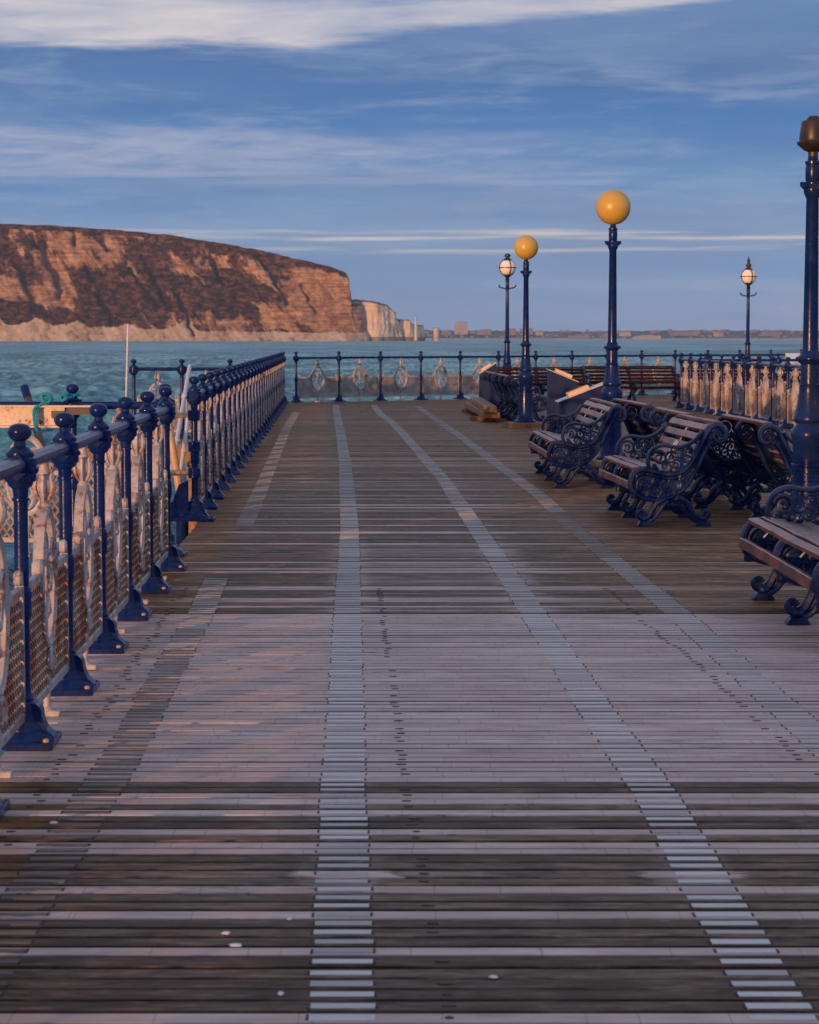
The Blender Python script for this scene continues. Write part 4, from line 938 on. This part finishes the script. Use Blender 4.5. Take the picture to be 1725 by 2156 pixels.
def lamp_a(x, y, label, globe=True, rz=0):
    t = thing('lamp_post', (x, y, 0), rz, label, 'lamp post', 'lamp posts on the pier')
    pl = MB(); h = 0.088
    for sx_, sy_, w, l in ((0, -0.23, 0.60, 0.14), (0, 0.23, 0.60, 0.14)): pl.box((sx_, sy_, h/2), (w, l, h), None, 0.006)
    pl.box((-0.17, 0, h/2), (0.26, 0.318, h)); pl.box((0.17, 0, h/2), (0.26, 0.318, h)); pl.box((0, 0, h/2-0.002), (0.078, 0.318, h-0.004))
    p = link('plinth', pl.mesh('plinth', 'timber'), t)
    b = MB(); b.box((-0.02, -0.302, h/2-0.002), (0.11, 0.02, 0.066), None, 0.004); link('brick', b.mesh('brick', 'brick_red'), p)
    parts = ['pedestal', 'flared_stage', 'collar', 'shaft', 'stub_bracket', 'zigzag_band'] + (['cup', 'globe'] if globe else ['shade_base', 'shade_cap'])
    zs_ = 0.984 if globe else 0.958
    for k in parts:
        o_ = link(k, LM[k], t, (0, 0, h))
        if k == 'globe': o_.location.z = h-3.015*(1-zs_)
        else: o_.scale = (1, 1, zs_)
    return t
lamp_a(2.785, 15.55, 'near right navy lamp post topped by a dark brown cap without globe', False, 0.5)
lamp_a(2.396, 26.45, 'navy lamp post with amber globe rising behind the second bench', True, 0.3)
lamp_a(1.98, 38.1, 'navy lamp post with amber globe beside the stacked timbers', True, 0.2)
LB = {}
LB['column'] = MB().lathe([(0.16, 0), (0.16, 0.04), (0.13, 0.10), (0.115, 0.16), (0.105, 0.70), (0.115, 0.74), (0.118, 0.80), (0.098, 0.84), (0.090, 0.86), (0.103, 0.88), (0.100, 0.92), (0.075, 1.10), (0.064, 1.22), (0.062, 1.37), (0.085, 1.39), (0.09, 1.41), (0.064, 1.44), (0.052, 1.46), (0.040, 2.62), (0.042, 2.74), (0.052, 2.76), (0.044, 2.80), (0.046, 2.90), (0.056, 2.93), (0.040, 2.95)], 20).mesh('column', 'navy_paint')
pts = catmull([(-0.20, 0, 2.79), (-0.205, 0, 2.765), (-0.17, 0, 2.725), (-0.06, 0, 2.70), (0, 0, 2.695), (0.06, 0, 2.70), (0.17, 0, 2.725), (0.205, 0, 2.765), (0.20, 0, 2.79)], 4)
LB['ladder_bar'] = MB().sweep(pts, 0.018, 8).mesh('ladder_bar', 'dark_iron')
LB['cup'] = MB().lathe([(0.038, 2.94), (0.045, 2.97), (0.075, 3.00), (0.108, 3.03), (0.115, 3.05), (0.10, 3.055)], 20).mesh('cup', 'dark_iron')
LB['globe'] = MB().sphere((0, 0, 3.215), 0.205, 32, 20).mesh('globe', 'globe_white')
mm = MB(); mm.sweep([(0.211*math.cos(t), 0.211*math.sin(t), 3.215) for t in np.linspace(0, 2*PI, 40, endpoint=False)], 0.013, 6, closed=True)
for a in (0.35, 0.35+PI/2):
    mm.sweep([(0.211*math.sin(t)*math.cos(a), 0.211*math.sin(t)*math.sin(a), 3.215+0.211*math.cos(t)) for t in np.linspace(0, 2*PI, 40, endpoint=False)], 0.012, 6, closed=True)
LB['cage'] = mm.mesh('cage', 'dark_iron')
LB['cap'] = MB().lathe([(0.115, 3.39), (0.10, 3.42), (0.055, 3.45), (0.05, 3.475), (0.075, 3.49), (0.078, 3.53), (0.05, 3.54), (0.045, 3.565)], 20).mesh('cap', 'dark_iron')
LB['spire'] = MB().lathe([(0.045, 3.56), (0.03, 3.58), (0.04, 3.61), (0.045, 3.64), (0.02, 3.69), (0.004, 3.76)], 14).mesh('spire', 'dark_iron')
def lamp_b(x, y, label, spire, dz=0, rz=0):
    t = thing('lamp_post', (x, y, 0), rz, label, 'lamp post', 'lamp posts on the pier')
    for k in ['column', 'ladder_bar', 'cup', 'globe', 'cage', 'cap'] + (['spire'] if spire else []):
        o = link(k, LB[k], t)
        if dz and k == 'column': o.scale = (1, 1, (2.95+dz)/2.95)
        elif dz: o.location.z = dz
lamp_b(2.43, 55.7, 'slender lamp with caged white globe and blunt cap at pier end', False, 0.05)
lamp_b(9.02, 59.7, 'slender lamp with caged white globe and pointed spire at right', True, -0.06)

# ------------------------------------------------------------------ benches
def bz(x, y): return (0, (x-720)*0.000935, (1232-y)*0.000935)
def bcurve(pts, n=4): return catmull([bz(*q) for q in pts], n)
def spiral(cx, cy, r, turns=1.4, d=1, a0=0.0, tail=None, n=22):
    out = []
    for k in range(n):
        t = k/(n-1); a = a0+d*t*turns*2*PI; rr = r*(1-0.82*t)
        out.append(bz(cx+rr*math.cos(a), cy+rr*math.sin(a)))
    return ([bz(*tail)]+out) if tail else out
UP = [(345, 900), (342, 850), (362, 785), (408, 745), (470, 742), (550, 758), (640, 780), (720, 778), (790, 755), (850, 700), (900, 620), (945, 530), (985, 450), (1030, 385), (1085, 355), (1138, 372), (1168, 422), (1160, 472), (1118, 498), (1075, 482), (1058, 445), (1078, 412), (1110, 416), (1118, 448), (1098, 458)]
LO = [(345, 900), (372, 948), (450, 985), (540, 1002), (640, 994), (730, 957), (810, 897), (870, 812), (920, 720), (965, 620), (1010, 535), (1050, 495)]
def end_frame(arm=True):
    m = MB(); X = (1, 0, 0)
    up = bcurve(UP); n_ = len(up); m.sweep(up, [0.024 if k < n_*0.7 else 0.024-0.010*(k-n_*0.7)/(n_*0.3) for k in range(n_)], 8, X, 0.030)
    m.sweep(bcurve(LO), 0.021, 8, X, 0.028)
    m.sweep(bcurve([(385, 885), (388, 832), (420, 792), (480, 787), (560, 805), (640, 826), (730, 822), (810, 790), (880, 722), (930, 635), (980, 530), (1030, 440)]), 0.008, 6, X, 0.022)
    # back filler web so that the scrolls stand in relief
    web = [bz(*q) for q in ((395, 880), (430, 950), (540, 980), (640, 974), (720, 940), (800, 880), (860, 800), (915, 700), (960, 600), (990, 530), (960, 560), (915, 640), (870, 720), (805, 775), (730, 805), (640, 810), (540, 790), (470, 772), (410, 800))]
    nw = len(web); m.add([(-0.006, q_[1], q_[2]) for q_ in web]+[(0.006, q_[1], q_[2]) for q_ in web], [tuple(range(nw)), tuple(range(2*nw-1, nw-1, -1))]+[(i_, nw+i_, nw+(i_+1) % nw, (i_+1) % nw) for i_ in range(nw)])
    for cx, cy, r, tu, d, a0 in ((455, 865, 70, 1.5, 1, 2.0), (455, 930, 40, 1.2, -1, 1.0), (560, 910, 74, 1.6, -1, 3.4), (560, 840, 40, 1.2, 1, 0.5), (650, 880, 70, 1.5, 1, 0.4), (640, 945, 42, 1.2, -1, 2.4), (735, 865, 58, 1.5, -1, 3.0), (730, 925, 34, 1.1, 1, 0.2), (805, 810, 50, 1.4, 1, 0.6), (858, 745, 42, 1.3, -1, 2.6), (905, 665, 34, 1.3, 1, 0.3), (948, 580, 26, 1.2, -1, 2.0), (510, 880, 26, 1, 1, 0), (610, 830, 24, 1, -1, 1), (695, 830, 26, 1, 1, 2), (500, 960, 22, 1, 1, 2), (595, 968, 20, 1, 1, 1), (690, 945, 22, 1, -1, 0), (775, 880, 28, 1, 1, 1)):
        sp = spiral(cx, cy, r, tu, d, a0); m.sweep(sp, list(np.linspace(0.0135, 0.008, len(sp))), 5, X, 0.018)
        m.sphere(sp[-1], 0.012, 6, 5)
    if arm:
        m.sweep(bcurve([(520, 752), (500, 725), (490, 670), (505, 600), (550, 550), (625, 530), (710, 543), (790, 540), (860, 512), (915, 468), (965, 405)]), 0.017, 8, X, 0.030)
        for cx, cy, r, tu, d, a0 in ((590, 640, 72, 1.6, 1, 3.4), (690, 640, 58, 1.5, -1, 5.6), (640, 715, 40, 1.2, -1, 1.0), (760, 610, 46, 1.4, 1, 3.6), (740, 700, 50, 1.3, 1, 4.4), (820, 650, 44, 1.3, -1, 1.2), (850, 575, 34, 1.2, 1, 3.5), (550, 710, 30, 1.1, 1, 0.4)):
            sp = spiral(cx, cy, r, tu, d, a0); m.sweep(sp, list(np.linspace(0.013, 0.008, len(sp))), 5, X, 0.018)
            m.sphere(sp[-1], 0.013, 6, 5)
        m.sweep(bcurve([(700, 545), (690, 600), (720, 660), (700, 730), (660, 775)]), 0.010, 6, X, 0.016)
        m.sweep(bcurve([(880, 500), (830, 560), (800, 640), (790, 745)]), 0.009, 6, X, 0.016)
    # legs
    for pts, r0, r1 in (([(640, 1000), (570, 1030), (535, 1085), (505, 1140), (455, 1165), (415, 1145), (412, 1112), (440, 1100), (462, 1122)], 0.028, 0.020),
                        ([(670, 1010), (620, 1060), (585, 1110), (545, 1165), (490, 1190), (440, 1188)], 0.020, 0.018),
                        ([(760, 985), (825, 1025), (865, 1085), (900, 1140), (970, 1165), (1015, 1145), (1020, 1112), (992, 1098), (970, 1120)], 0.028, 0.020),
                        ([(735, 1010), (780, 1060), (830, 1110), (880, 1165), (940, 1190), (1000, 1188)], 0.020, 0.018)):
        pp = bcurve(pts); m.sweep(pp, list(np.linspace(r0, r1, len(pp))), 7, X, 0.028)
    m.sweep(bcurve([(600, 1005), (650, 1040), (705, 1052), (760, 1035), (800, 985)]), 0.020, 7, X, 0.020)
    for cx in (655, 700, 748): m.sphere(bz(cx, 1048), 0.022, 8, 6)
    for x0, x1 in ((400, 532), (905, 1042)):
        a, b = (x0-720)*0.000935, (x1-720)*0.000935
        m.prism([(a, 0.002), (b, 0.002), (b, 0.010), (b-0.020, 0.040), (a+0.020, 0.040), (a, 0.010)], -0.042, 0.042, 'x')
        m.sphere((0, (a+b)/2, 0.062), 0.040, 10, 7, 0.8)
    # tassel under the front roll
    y_ = (372-720)*0.000935; m.lathe([(0.026, (1232-992)*0.000935), (0.028, (1232-980)*0.000935), (0.022, (1232-925)*0.000935), (0.012, (1232-905)*0.000935)], 10, (0, y_, 0))
    return m.mesh('end_frame', 'bench_iron')
EF, CF = end_frame(True), end_frame(False)
SLATS = [(332, 872), (398, 738), (480, 730), (560, 745), (640, 765), (722, 765), (818, 722), (874, 646), (918, 560), (960, 470), (1012, 388), (1096, 343)]
def slat_mesh(L, k):
    a = SLATS[max(k-1, 0)]; b = SLATS[min(k+1, len(SLATS)-1)]; c = SLATS[k]
    ty, tz = (b[0]-a[0]), -(b[1]-a[1])
    if k == 0: ty, tz = 0.10, 1.0
    if k == 1: ty, tz = 0.93, 0.10
    if k == 11: ty, tz = 1.0, -0.05
    if k == 10: ty, tz = 0.65, 0.75
    l_ = math.hypot(ty, tz); t = Vector((0, ty/l_, tz/l_)); nn = Vector((0, -t.z, t.y))
    rot = Matrix((Vector((1, 0, 0)), t, nn)).transposed(); cen = Vector(bz(*c))+nn*0.006
    m = MB(); nseg = 10; w, th = 0.062, 0.026
    # slightly wavy worn slat in short lengths
    prev = None; vs = []
    for i in range(nseg+1):
        x = L*(i/nseg-0.5)*1.0; wob = Vector((0, random.uniform(-0.0025, 0.0025), random.uniform(-0.0025, 0.0025)))
        for yy, zz in ((-w/2, -th/2), (w/2, -th/2), (w/2, th/2-0.005), (w/2-0.006, th/2), (-w/2+0.006, th/2), (-w/2, th/2-0.005)):
            vs.append(cen+rot@Vector((x, yy, zz))+wob)
    fs = [(i*6+j, i*6+(j+1) % 6, (i+1)*6+(j+1) % 6, (i+1)*6+j) for i in range(nseg) for j in range(6)]+[(5, 4, 3, 2, 1, 0), tuple(nseg*6+j for j in range(6))]
    return m.add(vs, fs).mesh('slat', 'bench_slat', False)
slat_cache = {}
strap_m = MB()
sp = [Vector(bz(*q)) + Vector((0, -0.004, 0.004)) for q in ((365, 790), (405, 752), (470, 748), (560, 762), (640, 783), (720, 783), (805, 738), (862, 665), (905, 580), (950, 490), (990, 420), (1035, 372))]
strap_m.sweep(catmull(sp, 3), 0.004, 6, (1, 0, 0), 0.016)
STRAP = strap_m.mesh('strap', 'plaque')
pq = MB()
for k, (dx, dz_) in enumerate(((-0.075, 0), (-0.02, 0.01), (0.03, 0.0))):
    a, b = Vector(bz(915, 562)), Vector(bz(812, 712)); tt = (a-b).normalized(); nn = Vector((0, -tt.z, tt.y)); rot = Matrix((Vector((1, 0, 0)), tt, nn)).transposed()
    pq.box((a+b)/2+nn*0.024+Vector((dx, 0, dz_)), (0.038, 0.20, 0.004), rot)
PLQ = pq.mesh('plaque', 'plaque', False)
def bench(front, L, ang, face, label, plaques=False, mid=None, group='ornate iron benches'):
    """front = near front foot (x, y); length runs away from the camera along ang (x per y); face -1 looks to -X, +1 to +X"""
    dx, dy = math.sin(math.atan(ang)), math.cos(math.atan(ang))
    ux, uy = dx, dy
    # local x axis = along the length; local +y = towards the back of the bench
    if face < 0: lx = Vector((-ux, -uy)); ly = Vector((uy, -ux))     # back at +X side
    else: lx = Vector((ux, uy)); ly = Vector((-uy, ux))              # back at -X side
    return bench_at(front, L, lx, ly, label, plaques, mid, group)
def bench_at(front, L, lx, ly, label, plaques, mid, group, dark=False):
    near_sign = 1 if lx.y < 0 else -1
    c = Vector(front) + ly*(0.238) - lx*(near_sign*L/2)
    rz = math.atan2(lx.y, lx.x)
    t = thing('bench', (c.x, c.y, 0), rz, label, 'bench', group)
    for sgn in (-1, 1): link('end_frame', EF, t, (sgn*L/2, 0, 0))
    link('center_frame', CF, t, (0, 0, 0))
    key = round(L, 2)
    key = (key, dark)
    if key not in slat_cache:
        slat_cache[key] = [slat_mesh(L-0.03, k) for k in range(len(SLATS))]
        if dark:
            for me in slat_cache[key]: me.materials[0] = MAT['shaded_slat']
    for me in slat_cache[key]: link('slat', me, t)
    for sgn in (-0.5, 0.5) if L > 2.1 else (0,): link('strap', STRAP, t, (sgn*L/2+0.03, 0, 0))
    if plaques: link('plaque', PLQ, t, (0.04, 0, 0))
    return t
bench((2.072, 10.68), 2.245, -0.006, -1, 'nearest slatted iron bench cut by the right edge below capped lamp')
bench((1.905, 18.03), 1.73, -0.051, -1, 'middle left-facing bench with three small pale plaques on its back', True)
bench((1.534, 22.68), 2.45, -0.0235, -1, 'left-facing bench in front of the first amber globe lamp')
bench((3.46, 17.85), 1.95, -0.040, 1, 'right-facing bench half hidden by the capped lamp post')
bench((3.08, 19.95), 1.75, -0.045, 1, 'dark right-facing bench directly back to back behind the plaque bench')
bench((3.02, 22.75), 2.3, -0.055, 1, 'right-facing bench just right of the first amber lamp pedestal')
bench((2.36, 40.1), 2.4, -0.036, 1, 'dark bench seen from behind by the stacked timbers and farther amber lamp')
bench((2.25, 43.2), 2.4, -0.036, 1, 'farthest bench seen from behind beside the farther blue lectern')
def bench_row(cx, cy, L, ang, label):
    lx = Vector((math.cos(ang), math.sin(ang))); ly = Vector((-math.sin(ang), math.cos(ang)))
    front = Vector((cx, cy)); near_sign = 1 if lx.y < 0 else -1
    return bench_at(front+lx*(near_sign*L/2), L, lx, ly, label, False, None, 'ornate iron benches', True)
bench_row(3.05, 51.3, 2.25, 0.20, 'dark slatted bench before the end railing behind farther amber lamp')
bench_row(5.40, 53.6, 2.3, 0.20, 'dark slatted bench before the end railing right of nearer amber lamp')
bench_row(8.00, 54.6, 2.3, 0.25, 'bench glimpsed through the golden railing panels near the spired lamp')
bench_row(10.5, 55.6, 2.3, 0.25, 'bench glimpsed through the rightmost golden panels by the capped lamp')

# ------------------------------------------------------------------ lecterns, boards, timbers
def lectern(x, y, prof, depth, label, batten, rz=0.0):
    """prof: side outline (x, z); slope from prof[2] to prof[3] is the reading top"""
    t = thing('lectern', (x, y, 0), rz, label, 'lectern', 'blue wedge lecterns')
    m = MB(); m.prism(prof, 0, depth, 'y'); link('cabinet', m.mesh('cabinet', 'board_paint', False), t)
    a, b = Vector((prof[2][0], 0, prof[2][1])), Vector((prof[3][0], 0, prof[3][1])); dd = (b-a).normalized(); nn = Vector((-dd.z, 0, dd.x))
    if nn.z < 0: nn = -nn
    m = MB(); rot = Matrix((dd, Vector((0, 1, 0)), nn)).transposed(); mid = (a+b)/2
    m.box(mid+nn*0.010+Vector((0, depth/2, 0)), ((b-a).length+0.03, depth+0.03, 0.012), rot, 0.003); link('top_board', m.mesh('top_board', 'pale_paint', False), t)
    p, q = a+(b-a)*batten[0], a+(b-a)*batten[1]
    m = MB(); m.box((p+q)/2+nn*0.046+Vector((0, depth*0.35, 0)), ((q-p).length, depth*0.6, batten[2]), rot, 0.004); link('batten', m.mesh('batten', 'batten_wood', False), t)
    m = MB()
    for xx in (min(prof[0][0], prof[1][0])+0.05, max(prof[0][0], prof[1][0])-0.05): m.box((xx, -0.008, 0.25), (0.035, 0.014, 0.49))
    link('frame_leg', m.mesh('frame_leg', 'board_paint', False), t)
    return t
lectern(2.10, 31.4, [(0.0, 0.0), (0.66, 0.0), (0.66, 0.88), (0.0, 0.62)], 0.55, 'nearer blue wedge lectern with pale batten, top rising to the right', (0.33, 0.78, 0.055))
lectern(2.16, 34.6, [(0.0, 0.0), (0.44, 0.0), (0.44, 0.84), (0.0, 1.02)], 0.5, 'farther blue wedge lectern with pale batten, top falling to the right', (0.22, 0.80, 0.05))
lectern(1.50, 48.0, [(0.0, 0.0), (0.55, 0.0), (0.36, 0.98), (0.02, 0.76)], 0.7, 'blue wedge lectern at the pier end behind the stacked timbers', (0.25, 0.85, 0.05))
wb = thing('information_board', (9.40, 51.2, -0.10), 0.2, 'tilted white information board behind railing at far right', 'sign')
m = MB(); m.box((0, 0, 1.12), (1.5, 0.6, 0.03), Matrix.Rotation(0.5, 3, 'X'), 0.004); link('panel', m.mesh('panel', 'screen_white', False), wb)
m = MB()
for xx in (-0.6, 0.6): m.box((xx, 0, 0.53), (0.07, 0.07, 1.08))
link('leg', m.mesh('leg', 'board_paint', False), wb)
def beam(c, size, rz, label, tilt=0):
    m = MB(); m.box((0, 0, 0), size, None, 0.008)
    return single('timber_beam', m, 'timber', label, 'timber', c, (tilt, 0, rz), 'stacked timber beams', False)
beam((1.425, 43.3, 0.245), (0.225, 6.2, 0.105), 0.012, 'upper sawn timber beam of the stack on the deck')
beam((1.39, 43.5, 0.135), (0.30, 6.4, 0.105), 0.030, 'lower mossy timber beam of the stack on the deck')
beam((1.36, 41.2, 0.042), (0.50, 0.12, 0.080), 0.05, 'near short bearer block under the stacked beams')
beam((1.34, 45.6, 0.042), (0.55, 0.12, 0.080), -0.04, 'far short bearer block under the stacked beams')

# ------------------------------------------------------------------ droppings and flecks on the near boards
def dropping(x, y, lx, ly, label, rz=0):
    m = MB(); n_ = 12; rad = [random.uniform(0.7, 1.15) for _ in range(n_)]
    vs = [(lx*rad[k]*math.cos(2*PI*k/n_), ly*rad[k]*math.sin(2*PI*k/n_), 0.0) for k in range(n_)]+[(lx*0.6*rad[k]*math.cos(2*PI*k/n_), ly*0.6*rad[k]*math.sin(2*PI*k/n_), 0.003) for k in range(n_)]
    fs = [(k, (k+1) % n_, n_+(k+1) % n_, n_+k) for k in range(n_)]+[tuple(range(n_, 2*n_)), tuple(range(n_-1, -1, -1))]
    m.add(vs, fs); return single('bird_dropping', m, 'dropping', label, 'dropping', (x, y, 0.0015), (0, 0, rz), 'bird droppings on the boards', False)
dropping(-0.47, 5.615, 0.013, 0.016, 'round white bird dropping on dark board, upper of the close pair')
dropping(-0.435, 5.50, 0.020, 0.016, 'streaky white bird dropping on pale board, lower of the close pair', 0.3)
dropping(-0.30, 5.085, 0.008, 0.016, 'small yellowish white dropping left of the centre grip strip near bottom')
dropping(-0.315, 5.755, 0.008, 0.014, 'small white dropping just left of the centre grip strip')
dropping(-1.12, 6.92, 0.014, 0.016, 'white dropping on mossy boards at the left side')
dropping(0.20, 5.22, 0.012, 0.010, 'pale scuffed dropping right of the centre grip strip')

# ------------------------------------------------------------------ sea air
hm = bpy.data.materials.new('haze_air'); hm.use_nodes = True; hm.node_tree.nodes.clear(); HN = NT(hm.node_tree)
pv = HN.node('ShaderNodeVolumePrincipled'); pv.inputs['Color'].default_value = (0.55, 0.76, 1.0, 1); pv.inputs['Density'].default_value = 4.0e-5; pv.inputs['Anisotropy'].default_value = 0.0
HN.l.new(pv.outputs[0], HN.node('ShaderNodeOutputMaterial').inputs['Volume'])
MAT['haze_air'] = hm
hz_ = MB().box((0, 7000, 97), (29000, 15600, 206)); hz_o = link('haze', hz_.mesh('haze', 'haze_air', False)); hz_o['kind'] = 'stuff'
